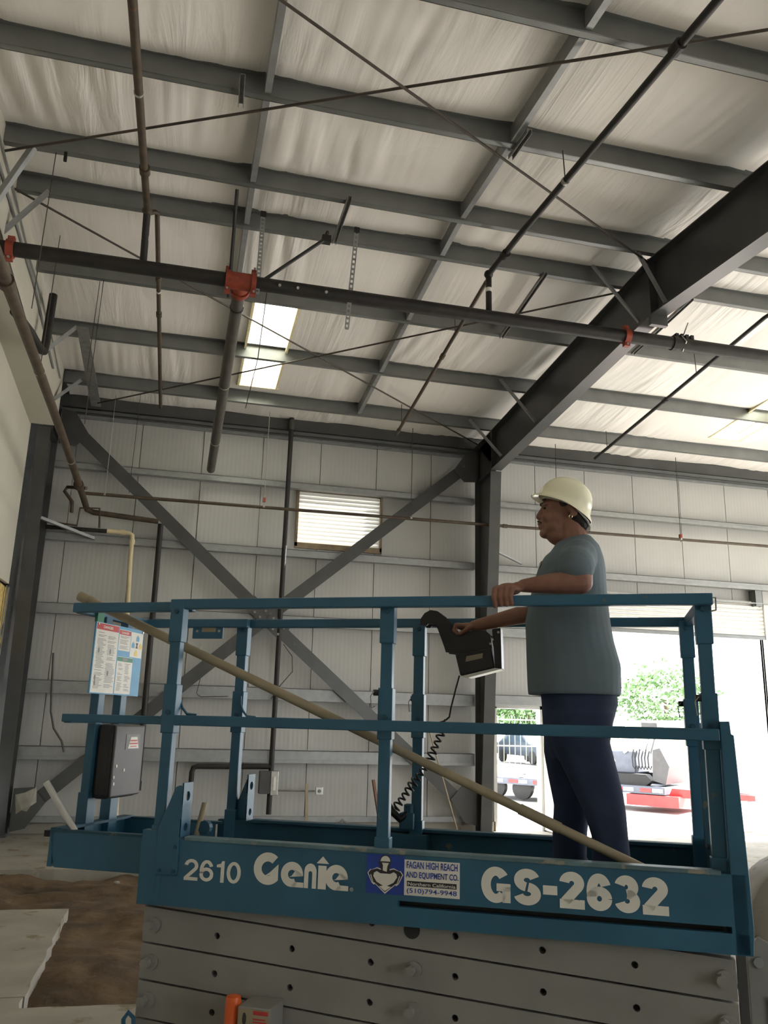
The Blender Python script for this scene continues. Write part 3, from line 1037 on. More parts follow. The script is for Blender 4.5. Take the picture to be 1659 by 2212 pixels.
t = thing('corner_pipework', 'small rusty pipe loop and stub by the left corner column', 'pipe', (-1.6, 14.05, 4.7))
MB().tube([(-1.60, 13.7, 5.3), (-1.93, 14.0, 5.37), (-1.97, 14.0, 5.30), (-1.83, 14.0, 5.13), (-1.82, 14.0, 4.95)], 0.028, 8).build('stub', MT['pipe_brn'], t, smooth=True)
MB().tube([(-2.15, 14.05, 4.78), (-1.72, 14.05, 4.75), (-1.70, 14.05, 5.05), (-1.40, 14.05, 5.07), (-1.37, 14.05, 4.74)], 0.018, 8).build('loop', MT['pipe_brn'], t, smooth=True)
MB().tube([(-2.2, 14.08, 4.70), (-1.25, 14.08, 4.70)], 0.034, 10).build('feed', MT['pipe_blk'], t, smooth=True)
t = thing('plastic_pipe', 'cream plastic pipe elbowed down the wall behind the placard', 'pipe', (-0.78, 14.13, 0.3))
MB().tube([(-1.25, 14.1, 4.71), (-0.90, 14.1, 4.70), (-0.85, 14.1, 4.67), (-0.84, 14.1, 4.60), (-0.84, 14.1, 4.3), (-0.66, 14.1, 0.17)], 0.037, 12).build('pipe', MT['pvc'], t, smooth=True)
for p, d in (((-1.0, 14.1, 4.705), (1, 0, 0)), ((-0.84, 14.1, 4.55), (0, 0, 1))):
    ring(MB(), p, d, 0.047, 0.08).build('socket', MT['pvc'], t)

t = thing('vent_pipe', 'tall black wall pipe between the window and the X brace', 'pipe', (1.68, 14.1, 0.3))
MB().tube([(1.69, 14.12, 7.05), (1.67, 14.12, 0.3)], 0.042, 12).build('pipe', MT['pipe_blk'], t, smooth=True)
ring(MB(), (1.69, 14.12, 6.9), (0, 0, 1), 0.05, 0.18).build('coupling', MT['pipe_gry'], t)
ring(MB(), (1.67, 14.12, 0.75), (0, 0, 1), 0.055, 0.12).build('coupling', MT['pipe_blk'], t)
MB().tube([(1.67, 14.12, 1.03), (0.50, 14.12, 1.02), (0.44, 14.12, 1.0), (0.42, 14.12, 0.93), (0.42, 14.12, 0.17)], 0.042, 12).build('elbow_branch', MT['pipe_blk'], t, smooth=True)
t = thing('vent_pipe', 'black wall pipe behind the grey document box, capped at the bottom', 'pipe', (-0.39, 14.1, 0.66))
MB().tube([(-0.41, 14.12, 4.9), (-0.385, 14.12, 0.7)], 0.045, 12).build('pipe', MT['pipe_blk'], t, smooth=True)
ring(MB(), (-0.385, 14.12, 0.72), (0, 0, 1), 0.055, 0.14).build('cap', MT['pipe_blk'], t)

t = thing('black_drain_pipe', 'short black elbowed pipe under the roof at the left wall', 'pipe', (-1.95, 10.5, 6.2))
MB().tube([(-2.09, 9.4, 6.18), (-2.0, 9.9, 6.18), (-1.96, 10.45, 6.20), (-1.95, 10.62, 6.26), (-1.95, 10.68, 6.42), (-1.95, 10.75, 7.12)], 0.055, 14).build('pipe', MT['pipe_blk'], t, smooth=True)

# conduits on the boxed rafter, hanger wires at the left
for k, (y0, y1, r) in enumerate(((6.5, 12.9, 0.011), (6.2, 12.2, 0.016))):
    pth = [(-2.08, y0 + (y1 - y0) * i / 6, zr(y0 + (y1 - y0) * i / 6) - 0.12 - 0.17 * k + 0.05 * math.sin(i * 1.7 + k)) for i in range(7)]
    solo('conduit', MB().tube(pth, r, 8), MT['galv'], ['thin upper grey conduit clipped along the boxed left rafter', 'lower grey conduit bending along the boxed left rafter'][k], 'conduit', smooth=True)
for k, (x, y, z0, z1) in enumerate(((-1.6, 7.95, 5.55, 7.3), (-1.72, 9.4, 5.5, 7.22), (-1.28, 10.2, 5.2, 7.15), (-1.33, 10.25, 5.9, 7.15), (-0.9, 13.4, 5.2, 6.9))):
    solo('hanger_wire', MB().tube([(x, y, z1), (x - 0.02, y, z0)], 0.005, 6), MT['steelrod'],
         ['long thin hanger wire below the fifth purlin at the far left', 'thin hanger wire close to the left wall pipe', 'long hanger wire under the third purlin at the left', 'hooked thin wire next to the hanger wire under the third purlin', 'pale hanger wire below the first purlin at the left'][k], 'wire', group='loose hanger wires')

# strut channels and perforated straps fixed to the purlins
def strut(a, b, lab, drop=0.0):
    A = Vector((a[0], a[1], zr(a[1]) - 0.03))
    B = Vector((b[0], b[1], zr(b[1]) - 0.03 - drop))
    mb = MB()
    mb.bar(A, B, 0.006, 0.045, ow=-0.022)
    mb.bar(A, B, 0.006, 0.045, ow=0.022)
    mb.bar(A, B, 0.05, 0.006, oh=0.022)
    solo('strut_channel', mb, MT['galv_d'], lab, 'channel', group='strut channels under the purlins')


strut((0.15, 6.22), (0.165, 6.62), 'tiny strut channel on the sixth purlin near the left bridging line')
strut((2.81, 6.18), (2.80, 6.62), 'short strut channel on the sixth purlin at the right bridging line')
strut((4.10, 8.63), (4.14, 10.22), 'dark strut channel left of the big rafter, under the main')
strut((6.19, 8.66), (6.19, 10.16), 'dark strut channel just right of the big rafter')
strut((1.43, 7.82), (1.42, 8.70), 'strut channel spanning the two ridge purlins near the middle')


def perf(a, b, lab):
    a, b = Vector(a), Vector(b)
    t = thing('perforated_strap', lab, 'strap', (b.x, b.y, b.z), group='perforated hanger straps')
    d, s, u_ = frame_of(b - a, (0, 1, 0))
    n = 20
    mb = MB()
    mb.bar(a, b, 0.013, 0.004, (0, 1, 0), ow=-0.019)
    mb.bar(a, b, 0.013, 0.004, (0, 1, 0), ow=0.019)
    L_ = (b - a).length
    for k in range(n + 1):
        c = a + d * (L_ * k / n)
        mb.bar(c - d * 0.013, c + d * 0.013, 0.042, 0.004, (0, 1, 0))
    mb.build('strap', MT['galv'], t)
    MB().bar(a - d * 0.03, a + d * 0.03, 0.06, 0.03, (0, 1, 0)).build('clamp', MT['pipe_blk'], t)


perf((0.545, 8.27, 7.2), (0.545, 8.40, 6.30), 'perforated steel strap hanging just right of the red tee')
perf((1.61, 8.28, 7.2), (1.57, 8.45, 6.05), 'perforated steel strap looped under the main left of center')
solo('sway_rod', MB().tube([(0.23, 7.93, 7.22), (0.245, 8.5, 6.25)], 0.02, 8), MT['pipe_blk'], 'black threaded rod from the purlin to the red tee clamp', 'rod', smooth=True)
t = thing('sway_brace', 'black diagonal sway brace from the main up to the ridge purlin', 'brace', (0.6, MY, MZ))
MB().tube([(0.62, MY, MZ + 0.07), (1.25, 8.30, 7.03), (1.30, 8.45, 7.22)], 0.021, 8).build('pipe', MT['pipe_blk'], t, smooth=True)
MB().box((1.22, 8.28, 7.0), (1.32, 8.36, 7.08)).build('swivel', MT['pipe_blk'], t)
solo('clamp_wire', MB().tube([(0.66, 8.5, 6.4), (0.66, 9.2, 5.9), (0.66, 10.9, 5.9)], 0.006, 6), MT['steelrod'], 'thin wire hanging in front of the left skylight', 'wire')
solo('main_hanger', MB().tube([(5.78, 8.2, 6.62), (5.83, 8.40, zmain(5.8) + 0.09), (5.83, 8.5, zmain(5.8)), (5.83, 8.42, zmain(5.8) - 0.09), (5.83, 8.33, zmain(5.8)), (5.80, 8.38, zmain(5.8) + 0.1)], 0.009, 8), MT['bolt'], 'pale wire hanger holding the main right of the rafter', 'hanger')
solo('stub_hanger', MB().box((-1.52, 7.93, zr(7.93) - 0.10), (-1.49, 7.96, zr(7.93) - 0.0)), MT['pipe_blk'], 'small black clip under the fifth purlin at the left', 'clip')

# ------------------------------------------------------------------ openings in the back wall
w1 = empty_structure('window_1', (2.68, YW, WIN[2]), 'backlit louvered wall vent with white horizontal slats')
x0, x1, z0, z1 = WIN
fr = MB()
fr.box((x0 - 0.04, YW - 0.05, z0 - 0.02), (x0, YW + 0.1, z1 + 0.03))
fr.box((x1, YW - 0.05, z0 - 0.02), (x1 + 0.04, YW + 0.1, z1 + 0.03))
fr.box((x0 - 0.04, YW - 0.05, z1), (x1 + 0.04, YW + 0.1, z1 + 0.03))
fr.box((x0 - 0.04, YW - 0.05, z0 - 0.05), (x1 + 0.04, YW + 0.1, z0 + 0.05))
fr.build('frame', M('vent_frame', (0.20, 0.15, 0.09), var=0.3), w1)
ns = 13
pitch_ = (z1 - z0 - 0.045) / ns
for k in range(ns):
    zc = z0 + 0.05 + pitch_ * (k + 0.5)
    MB().prism([(x0, YW + 0.0, zc - pitch_ * 0.50), (x0, YW + 0.035, zc + pitch_ * 0.62), (x0, YW + 0.039, zc + pitch_ * 0.62), (x0, YW + 0.004, zc - pitch_ * 0.50)], (x1 - x0, 0, 0)).build('slat', MT['louver'], w1)

d1 = empty_structure('door_1', (6.1, YW, 0), 'small doorway beside the column opening to the daylight')
x0, x1, z0, z1 = DOOR
fr = MB()
fr.box((x0 - 0.02, YW - 0.06, 0), (x0 + 0.04, YW + 0.12, z1))
fr.box((x1 - 0.04, YW - 0.06, 0), (x1 + 0.06, YW + 0.12, z1 + 0.06))
fr.box((x0 - 0.02, YW - 0.06, z1 - 0.03), (x1 + 0.06, YW + 0.12, z1 + 0.06))
fr.build('frame', MT['doorwhite'], d1)
lf = MB().box((x1 + 0.01, YW - 0.95, 0.02), (x1 + 0.055, YW - 0.06, z1 - 0.05)).build('door_leaf', MT['doorwhite'], d1)
MB().tube([(x1 + 0.005, YW - 0.88, 1.0), (x1 - 0.05, YW - 0.88, 1.0), (x1 - 0.05, YW - 0.78, 1.0)], 0.012, 8).build('handle', MT['bolt'], lf)

d2 = empty_structure('door_2', (9.3, YW, 0), 'wide roll-up door opening, its slatted curtain raised')
x0, x1, z0, z1 = ROLL
fr = MB()
fr.box((x0 - 0.10, YW - 0.10, 0), (x0, YW + 0.12, 4.25))
fr.box((x1, YW - 0.10, 0), (x1 + 0.12, YW + 0.12, 4.25))
fr.build('guide_track', MT['doorwhite'], d2)
k = 0
z = 3.62
src = None
prof = [(0, 0), (-0.022, 0.012), (-0.028, 0.045), (-0.012, 0.07), (0, 0.075)]
while z < 4.26:
    pts = [(x0 - 0.05, YW - 0.05 + a, z + b) for a, b in prof] + [(x0 - 0.05, YW - 0.045, z + 0.075), (x0 - 0.05, YW - 0.045, z)]
    MB().prism(pts, (x1 - x0 + 0.1, 0, 0)).build('slat', MT['doorwhite'], d2)
    z += 0.078
MB().box((x0 - 0.05, YW - 0.085, 3.555), (x1 + 0.05, YW - 0.03, 3.618)).build('bottom_bar', MT['primer'], d2)
hood = MB().box((x0 - 0.3, YW - 0.20, 4.25), (x1 + 0.1, YW - 0.01, 4.27))
hood.build('header', MT['galv'], d2)

# odds and ends on the back wall
t = thing('switch_box', 'grey metal electrical box on the lower back wall', 'electrical box', (1.62, 14.1, 0.6))
MB().box((1.48, 13.98, 0.62), (1.66, 14.14, 0.97)).build('body', MT['greyplastic'], t, bevel=0.008)
MB().box((1.66, 13.97, 0.60), (1.78, 14.12, 0.97)).build('cover', MT['bolt'], t, bevel=0.008)
MB().box((1.70, 13.955, 0.68), (1.74, 13.97, 0.88)).build('lever', MT['white'], t)
MB().tube([(1.78, 14.2, 0.66), (2.42, 14.2, 0.655)], 0.014, 8).build('conduit', MT['galv_d'], t)
t = thing('outlet_cover', 'square metal outlet cover on the lower back wall', 'outlet', (2.49, 14.2, 0.6))
MB().box((2.43, 14.19, 0.595), (2.55, 14.23, 0.715)).build('plate', MT['alu'], t, bevel=0.006)
MB().lathe([(0.03, -0.012), (0.03, 0)], (2.49, 14.19, 0.655), 12, 'Y').build('socket', MT['galv_d'], t)
solo('leaning_stick', MB().bar((2.27, 14.18, 0.77), (2.28, 14.02, 0.0), 0.045, 0.03), MT['pole'], 'thin wooden stick leaning on the wall by the outlet cover', 'stick')
solo('leaning_stick', MB().bar((3.39, 14.18, 0.84), (3.50, 13.95, 0.0), 0.05, 0.03), M('red_brown_wood', (0.15, 0.07, 0.04)), 'reddish leaning stick right of the outlet cover', 'stick')
solo('floor_hook', MB().tube([(2.83, 14.1, 0.0), (2.83, 14.1, 0.18), (2.87, 14.1, 0.22), (2.95, 14.08, 0.16)], 0.018, 8), MT['galv_d'], 'small bent pipe stub at the foot of the wall', 'pipe', smooth=True)
solo('loose_cable', MB().tube([(-1.86, 14.17, 2.70), (-1.83, 14.17, 2.3), (-1.79, 14.17, 1.8), (-1.72, 14.17, 1.55), (-1.58, 14.17, 1.36), (-1.53, 14.17, 1.2)], 0.016, 8), MT['pipe_gry'], 'loose grey cable dangling on the wall near the left column', 'cable', smooth=True)
solo('loose_cable', MB().tube([(0.45, 14.17, 2.72), (0.44, 14.17, 2.4), (0.40, 14.17, 2.15), (0.47, 14.17, 2.10), (0.9, 14.17, 2.12)], 0.007, 6), MT['pipe_gry'], 'thin dangling wire below the blue name plate', 'cable', smooth=True)
solo('loose_cable', MB().tube([(1.75, 14.05, 3.0), (1.9, 14.0, 2.8), (1.92, 14.0, 2.55), (1.72, 14.05, 2.3), (1.6, 14.1, 2.1)], 0.008, 6), MT['pipe_gry'], 'thin curved cable by the center of the X brace', 'cable', smooth=True)
solo('wall_cable', MB().tube([(4.18, 13.6, 1.65), (4.45, 13.7, 0.9), (4.75, 13.75, 0.0)], 0.014, 8), MT['pole'], 'thin straight cable slanting to the floor before the column', 'cable', smooth=True)
sh = MB()
pts = [(-2.14, 14.08, 0.58), (-2.01, 14.07, 0.61), (-1.85, 14.08, 0.69), (-1.83, 14.08, 0.47), (-1.90, 14.05, 0.42), (-1.95, 14.08, 0.34), (-2.02, 14.06, 0.36), (-2.10, 14.08, 0.30)]
solo('plastic_scrap', sh.prism(pts, (0, 0.015, 0)), MT['plastic_sheet'], 'torn scrap of grey sheeting hung on the low end of the X brace', 'scrap')

# ------------------------------------------------------------------ flat print
def text(parent, s, o, right, up, w, h, mat, bold=0.0, shear=0.0, name='lettering'):
    """lettering fitted into a w x h box whose lower left corner is o"""
    cu = bpy.data.curves.new(name, 'FONT')
    cu.body = s
    cu.offset = bold
    cu.shear = shear
    cu.resolution_u = 4
    ob = bpy.data.objects.new('tmp', cu)
    col.objects.link(ob)
    dg = bpy.context.evaluated_depsgraph_get()
    me = bpy.data.meshes.new_from_object(ob.evaluated_get(dg))
    bpy.data.objects.remove(ob)
    xs = [v.co.x for v in me.vertices]
    ys_ = [v.co.y for v in me.vertices]
    x0, x1, y0, y1 = min(xs), max(xs), min(ys_), max(ys_)
    o, right, up = Vector(o) - ORG[parent], Vector(right), Vector(up)
    for v in me.vertices:
        a = (v.co.x - x0) / (x1 - x0) * w
        b = (v.co.y - y0) / (y1 - y0) * h
        v.co = o + right * a + up * b
    me.materials.clear()
    me.materials.append(mat)
    ob = bpy.data.objects.new(name, me)
    col.objects.link(ob)
    ob.parent = parent
    ORG[ob] = ORG[parent]
    return ob


def flat(parent, polys, mat, name, place, t=0.0006):
    """printed shapes: polygons in 2D put on a surface by place(a, b, lift)"""
    mb = MB()
    for poly in polys:
        n = len(poly)
        a = [place(x, y, 0) for x, y in poly]
        b = [place(x, y, t) for x, y in poly]
        mb.add(a + b, [tuple(range(n))[::-1], tuple(range(n, 2 * n))] + [(i, (i + 1) % n, (i + 1) % n + n, i + n) for i in range(n)])
    return mb.build(name, mat, parent)


def arc(cx, cy, r, a0, a1, n=18, sx=1.0, sy=1.0):
    return [(cx + sx * r * math.cos(R(a0 + (a1 - a0) * k / n)), cy + sy * r * math.sin(R(a0 + (a1 - a0) * k / n))) for k in range(n + 1)]


# ------------------------------------------------------------------ scissor lift (built along its own axes: u, v, z)
V0, V1 = 3.40, 4.16                         # outer faces of the two long sides
lift = thing('scissor_lift', 'blue scissor lift with grey folded scissor arms, lowered', 'scissor lift', (-0.73, 3.78, 0), lift=True)
DK = 1.12
sp = MB()
sp.box((-1.89, V0, 1.0), (0.48, V0 + 0.03, 1.068))
sp.box((-1.89, V0, 1.09), (0.48, V0 + 0.03, 1.262))
sp.box((-1.89, V0, 1.068), (-0.78, V0 + 0.03, 1.09))
sp.box((0.424, V0, 1.068), (0.48, V0 + 0.03, 1.09))
side = sp.build('side_panel', MT['blue'], lift)
MB().box((-0.85, V0 + 0.05, 1.03), (0.40, V0 + 0.06, 1.12)).build('slot_backing', MT['black'], side)
mb = MB()
mb.box((-1.70, V0 - 0.004, 1.256), (0.40, V0 + 0.055, 1.272))
mb.build('panel_lip', MT['edge'], side, bevel=0.003)
MB().box((-1.895, V0 - 0.006, 1.0), (-1.815, V0 + 0.04, 1.29)).build('corner_plate', MT['blue'], side, bevel=0.003)
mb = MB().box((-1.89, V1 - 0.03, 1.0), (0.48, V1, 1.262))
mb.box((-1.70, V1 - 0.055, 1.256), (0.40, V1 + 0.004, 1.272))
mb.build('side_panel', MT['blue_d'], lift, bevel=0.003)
MB().box((-1.88, V0 + 0.03, DK - 0.02), (0.47, V1 - 0.03, DK)).build('deck_floor', MT['deck'], lift)
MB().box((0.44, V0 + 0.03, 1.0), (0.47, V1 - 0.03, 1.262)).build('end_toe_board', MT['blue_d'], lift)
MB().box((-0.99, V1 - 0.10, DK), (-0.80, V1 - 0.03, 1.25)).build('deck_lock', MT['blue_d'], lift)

# sliding extension at the left end
ext = [(-2.395, 1.252), (-2.402, 1.235), (-2.365, 1.098), (-1.88, 1.098), (-1.88, 1.252)]
for v in (3.485, 4.075):
    MB().prism([(a, v, b) for a, b in ext], (0, 0.015, 0)).build('extension_side', MT['blue'], lift, bevel=0.003)
    MB().box((-2.40, v - 0.004, 1.245), (-1.85, v + 0.035, 1.256)).build('extension_lip', MT['blue_d'], lift)
MB().box((-2.40, 3.485, 1.10), (-2.38, 4.09, 1.255)).build('extension_end', MT['blue'], lift)
MB().box((-2.40, 3.485, 1.25), (-2.345, 4.09, 1.262)).build('extension_lip', MT['blue_d'], lift)
MB().box((-2.38, 3.50, 1.11), (-1.85, 4.075, 1.13)).build('extension_floor', MT['concrete'], lift)
MB().box((-2.435, 3.49, 1.222), (-2.395, 3.52, 1.248)).build('bumper', MT['rubber'], lift)

# guardrails
def rail(name, a, b, w=0.04, h=0.044, mat='blue'):
    return MB().bar(a, b, w, h).build(name, MT[mat], lift, bevel=0.004)


TZ, MZR = 2.25, 1.742
rail('top_rail', (-1.862, 3.42, TZ), (0.44, 3.42, TZ))
rail('top_rail', (-1.862, 4.16, TZ), (0.44, 4.16, TZ))
rail('top_rail', (-2.40, 3.475, TZ - 0.004), (-1.78, 3.475, TZ - 0.004))
rail('top_rail', (-2.40, 4.105, TZ - 0.004), (-1.78, 4.105, TZ - 0.004))
rail('end_rail', (-2.38, 3.48, TZ - 0.006), (-2.38, 4.10, TZ - 0.006))
rail('end_rail', (0.42, 3.44, TZ), (0.42, 4.14, TZ))
rail('mid_rail', (-1.862, 3.42, MZR), (0.43, 3.42, MZR))
rail('mid_rail', (-1.862, 4.16, MZR), (0.43, 4.16, MZR))
rail('mid_rail', (-2.385, 3.465, MZR - 0.002), (-1.78, 3.465, MZR - 0.002), h=0.036)
rail('mid_rail', (-2.385, 4.105, MZR - 0.002), (-1.78, 4.105, MZR - 0.002), h=0.036)
rail('end_rail', (-2.37, 3.47, MZR - 0.01), (-2.37, 4.1, MZR - 0.01), h=0.03)
rail('end_rail', (0.42, 3.44, MZR), (0.42, 4.14, MZR), h=0.036)


def post(u, v, z0, wide=0.05, base=True):
    p = MB().box((u - wide / 2, v - 0.022, z0), (u + wide / 2, v + 0.022, TZ)).build('post', MT['blue'], lift, bevel=0.004)
    e = 0.006
    for (a, b) in ((2.08, TZ), (MZR - 0.055, 1.895)) + (((z0, 1.31),) if base else ()):
        MB().box((u - wide / 2 - e, v - 0.022 - e, a), (u + wide / 2 + e, v + 0.022 + e, b)).build('sleeve', MT['blue'], p, bevel=0.003)
    for z in (1.775, 2.215):
        MB().lathe([(0.011, -0.008), (0.011, 0)], (u, v - 0.028, z), 8, 'Y').build('bolt', MT['blue_d'], p)
    return p


for v, s in ((3.425, 1), (4.155, -1)):
    for u in (-1.825, -0.86, 0.405):
        p = post(u, v if u < -1 else v + 0.036 * s, 1.01 if u < -1 else 1.13)
        if u > -1:
            MB().lathe([(0.013, -0.022), (0.013, 0)], (u - 0.028, v + 0.01, 1.875), 10, 'X').build('latch_pin', MT['rubber'], p)
            MB().tube([(u - 0.04, v - 0.02, 1.88), (u - 0.055, v - 0.02, 1.86), (u - 0.05, v - 0.02, 1.81), (u - 0.035, v - 0.02, 1.82)], 0.0025, 6).build('lanyard', MT['galv_d'], p)
for v in (3.70, 3.90):
    MB().box((-2.395, v - 0.028, 1.13), (-2.35, v + 0.028, TZ - 0.02)).build('end_post', MT['blue'], lift, bevel=0.004)
    MB().box((-2.40, v - 0.036, 1.13), (-2.345, v + 0.036, 1.40)).build('end_post_sleeve', MT['blue'], lift, bevel=0.003)

# gate posts at the right end, wider toward the foot
for v in (3.40, 4.11):
    MB().prism([(0.432, v, 1.0), (0.432, v, 1.79), (0.466, v, 1.792), (0.469, v, 1.745), (0.478, v, 1.742), (0.494, v, 1.25), (0.497, v, 1.09), (0.49, v, 1.0)], (0, 0.05, 0)).build('gate_post', MT['blue'], lift, bevel=0.003)
MB().tube([(0.43, 3.42, 2.256), (0.452, 3.42, 2.256), (0.450, 3.42, 2.208), (0.428, 3.42, 2.203)], 0.0035, 8).build('gate_handle', MT['galv_d'], lift)
MB().box((0.425, 3.42, 1.05), (0.445, 4.1, 1.30)).build('gate_plate', MT['blue_d'], lift)
for v in (3.56, 3.95):
    MB().box((0.41, v - 0.02, 1.28), (0.45, v + 0.02, 1.73)).build('gate_upright', MT['blue_d'], lift)

# hinge brackets on the left posts
def bracket(v, s):
    pts = [(-1.818, 1.12), (-1.72, 1.12), (-1.722, 1.27), (-1.722, 1.47), (-1.735, 1.475), (-1.755, 1.468), (-1.826, 1.29)]
    b = MB().prism([(a, v, z) for a, z in pts], (0, 0.008 * s, 0)).build('hinge_bracket', MT['blue'], lift, bevel=0.002)
    fl = MB()
    n = 16
    hs = [(0.047, 1.43, 0.02), (0.04, 1.305, 0.017)]
    za, zb = 1.265, 1.485
    va, vb = v, v + 0.085 * s
    # return flange with two holes
    cuts = [za, hs[1][1] - 0.035, hs[1][1] + 0.035, hs[0][1] - 0.035, hs[0][1] + 0.035, zb]
    for i in range(5):
        z0_, z1_ = cuts[i], cuts[i + 1]
        hole = {1: hs[1], 3: hs[0]}.get(i)
        if not hole:
            fl.box((-1.725, va, z0_), (-1.717, vb, z1_))
            continue
        for x in (-1.725, -1.717):
            outer, inner = [], []
            vm, zm = (va + vb) / 2, (z0_ + z1_) / 2
            for k in range(n):
                a = 2 * math.pi * k / n
                ca, sa = math.cos(a), math.sin(a)
                m_ = max(abs(ca), abs(sa))
                outer.append((x, vm + ca / m_ * 0.0425, zm + sa / m_ * 0.035))
                inner.append((x, vm + ca * hole[2], zm + sa * hole[2]))
            base_ = len(fl.v)
            fl.v += outer + inner
            for k in range(n):
                j = (k + 1) % n
                fl.f.append((base_ + k, base_ + j, base_ + n + j, base_ + n + k))
            if x > -1.72:
                for k in range(n):
                    j = (k + 1) % n
                    fl.f.append((base_ + n + k, base_ + n + j, base_ - n + j, base_ - n + k))
    fl.build('return_flange', MT['blue'], b)
    return b


b = bracket(V0 - 0.008, 1)
for (a, z) in ((-1.80, 1.135), (-1.735, 1.135), (-1.735, 1.23)):
    MB().lathe([(0.008, -0.006), (0.008, 0)], (a, V0 - 0.009, z), 8, 'Y').build('bolt', MT['blue_d'], b)
bracket(V1 + 0.008, -1)
MB().tube([(-1.70, 3.50, 1.24), (-1.668, 3.50, 1.40)], 0.012, 10).build('lock_lever', MT['pole'], lift)
MB().lathe([(0.028, -0.03), (0.028, 0.0)], (-1.66, 3.52, 1.30), 12, 'Y').build('lever_knob', MT['blue_d'], lift)
for v, u in ((3.455, -1.80), (4.12, -1.80)):
    MB().tube([(u - 0.005, v, 1.87), (u - 0.003, v, 1.83), (u + 0.012, v, 1.795), (u + 0.035, v, 1.77), (u + 0.085, v, 1.766)], 0.006, 8).build('gate_hook', MT['blue'], lift, smooth=True)
MB().box((-2.10, 4.10, 2.166), (-1.925, 4.115, 2.24)).build('control_plate', MT['blue'], lift, bevel=0.003)
flat(lift, [[(-2.045, 2.20), (-1.965, 2.20), (-1.965, 2.228), (-2.045, 2.228)]], MT['pole'], 'worn_label', lambda a, b, t: (a, 4.099 - t, b))
for a in (-2.072, -1.945):
    MB().lathe([(0.007, -0.003), (0.007, 0)], (a, 4.10, 2.205), 8, 'Y').build('bolt', MT['bolt'], lift)
hb = MB().box((-0.935, 4.06, 1.27), (-0.865, 4.13, 1.345)).build('cable_bracket', MT['blue_d'], lift, bevel=0.006)
MB().tube([(-0.90, 4.08, 1.34), (-0.93, 4.06, 1.315), (-0.965, 4.05, 1.35), (-0.985, 4.05, 1.375)], 0.018, 10).build('cable_arm', MT['black'], hb, smooth=True)
MB().lathe([(0.024, 0.0), (0.024, 0.035), (0.012, 0.04)], (-0.895, 4.09, 1.345), 12, 'Z').build('knob', MT['blue_d'], hb)

# placard board and document box on the end posts
pl_ = MB().box((-2.345, 3.567, 1.855), (-2.337, 4.01, 2.195)).build('placard', MT['sky_ink'], lift, label='weathered white safety placard with red, green and blue print')
pp = lambda a, b, t: (-2.3368 + t, a, b)
rect = lambda a, b, c, d: [(a, c), (b, c), (b, d), (a, d)]
flat(pl_, [rect(3.572, 3.770, 1.86, 2.192)], MT['white'], 'warning_sheet', pp)
flat(pl_, [rect(3.776, 3.885, 2.075, 2.180)], MT['white'], 'warning_sheet', pp)
flat(pl_, [rect(3.778, 3.925, 1.862, 2.045)], MT['white'], 'instruction_sheet', pp)
flat(pl_, [rect(3.889, 4.005, 2.05, 2.178)], MT['white'], 'tilt_diagram', pp)
pq = lambda a, b, t: (-2.3360 + t, a, b)
flat(pl_, [rect(3.574, 3.768, 2.160, 2.190)], MT['red_ink'], 'red_band', pq)
flat(pl_, [rect(3.778, 3.883, 2.155, 2.177)], MT['red_ink'], 'red_band', pq)
flat(pl_, [rect(3.780, 3.923, 2.022, 2.043)], MT['green_ink'], 'green_band', pq)
text(pl_, 'DANGER', (-2.3350, 3.63, 2.168), (0, 1, 0), (0, 0, 1), 0.085, 0.014, MT['white'], 0.02)
text(pl_, 'DANGER', (-2.3350, 3.795, 2.160), (0, 1, 0), (0, 0, 1), 0.07, 0.011, MT['white'], 0.02)
flat(pl_, [rect(3.825, 3.875, 2.026, 2.039)], MT['grey_ink'], 'green_band_mark', lambda a, b, t: (-2.3352 + t, a, b))
rg = random.Random(5)
ln, dk = [], []
for (a0, a1, b0, b1) in ((3.585, 3.665, 1.88, 2.145), (3.675, 3.762, 1.88, 2.145), (3.79, 3.845, 1.875, 2.01), (3.855, 3.915, 1.875, 2.01), (3.785, 3.875, 2.085, 2.145)):
    z = b1
    while z > b0:
        if rg.random() < 0.82:
            ln.append(rect(a0 + rg.uniform(0, 0.01), a1 - rg.uniform(0, 0.03), z, z + 0.0022))
        z -= 0.006
for (a, b) in ((3.60, 2.06), (3.70, 2.06), (3.695, 1.955), (3.59, 1.93), (3.592, 1.905)):
    dk.append(arc(a + 0.008, b, 0.009, 0, 360, 10, 0.7, 1.5))
flat(pl_, ln, MT['grey_ink'], 'print_lines', pq)
flat(pl_, dk, MT['grey_ink'], 'pictograms', pq)
arrow = lambda cx, cy, r: [(cx - r, cy - r), (cx + r, cy - r), (cx + r, cy + r * 0.4), (cx, cy + r * 1.3), (cx - r, cy + r * 0.4)]
flat(pl_, [arrow(3.955, 2.148, 0.014), arrow(3.915, 2.112, 0.014)], MT['sky_ink'], 'blue_arrows', pq)
flat(pl_, [arrow(3.985, 2.110, 0.014), arrow(3.947, 2.072, 0.014)], MT['yellow_ink'], 'yellow_arrows', pq)
flat(pl_, [[(3.940, 2.098), (3.962, 2.098), (3.956, 2.112), (3.962, 2.126), (3.940, 2.126), (3.946, 2.112)]], MT['ink'], 'lift_pictogram', pq)
for a in (3.585, 4.0):
    MB().lathe([(0.006, 0), (0.006, 0.004)], (-2.337, a, 2.185), 8, 'X').build('screw', MT['bolt'], pl_)
MB().box((-2.36, 3.585, 2.195), (-2.345, 3.64, 2.24)).build('placard_clip', MT['green_ink'], lift)

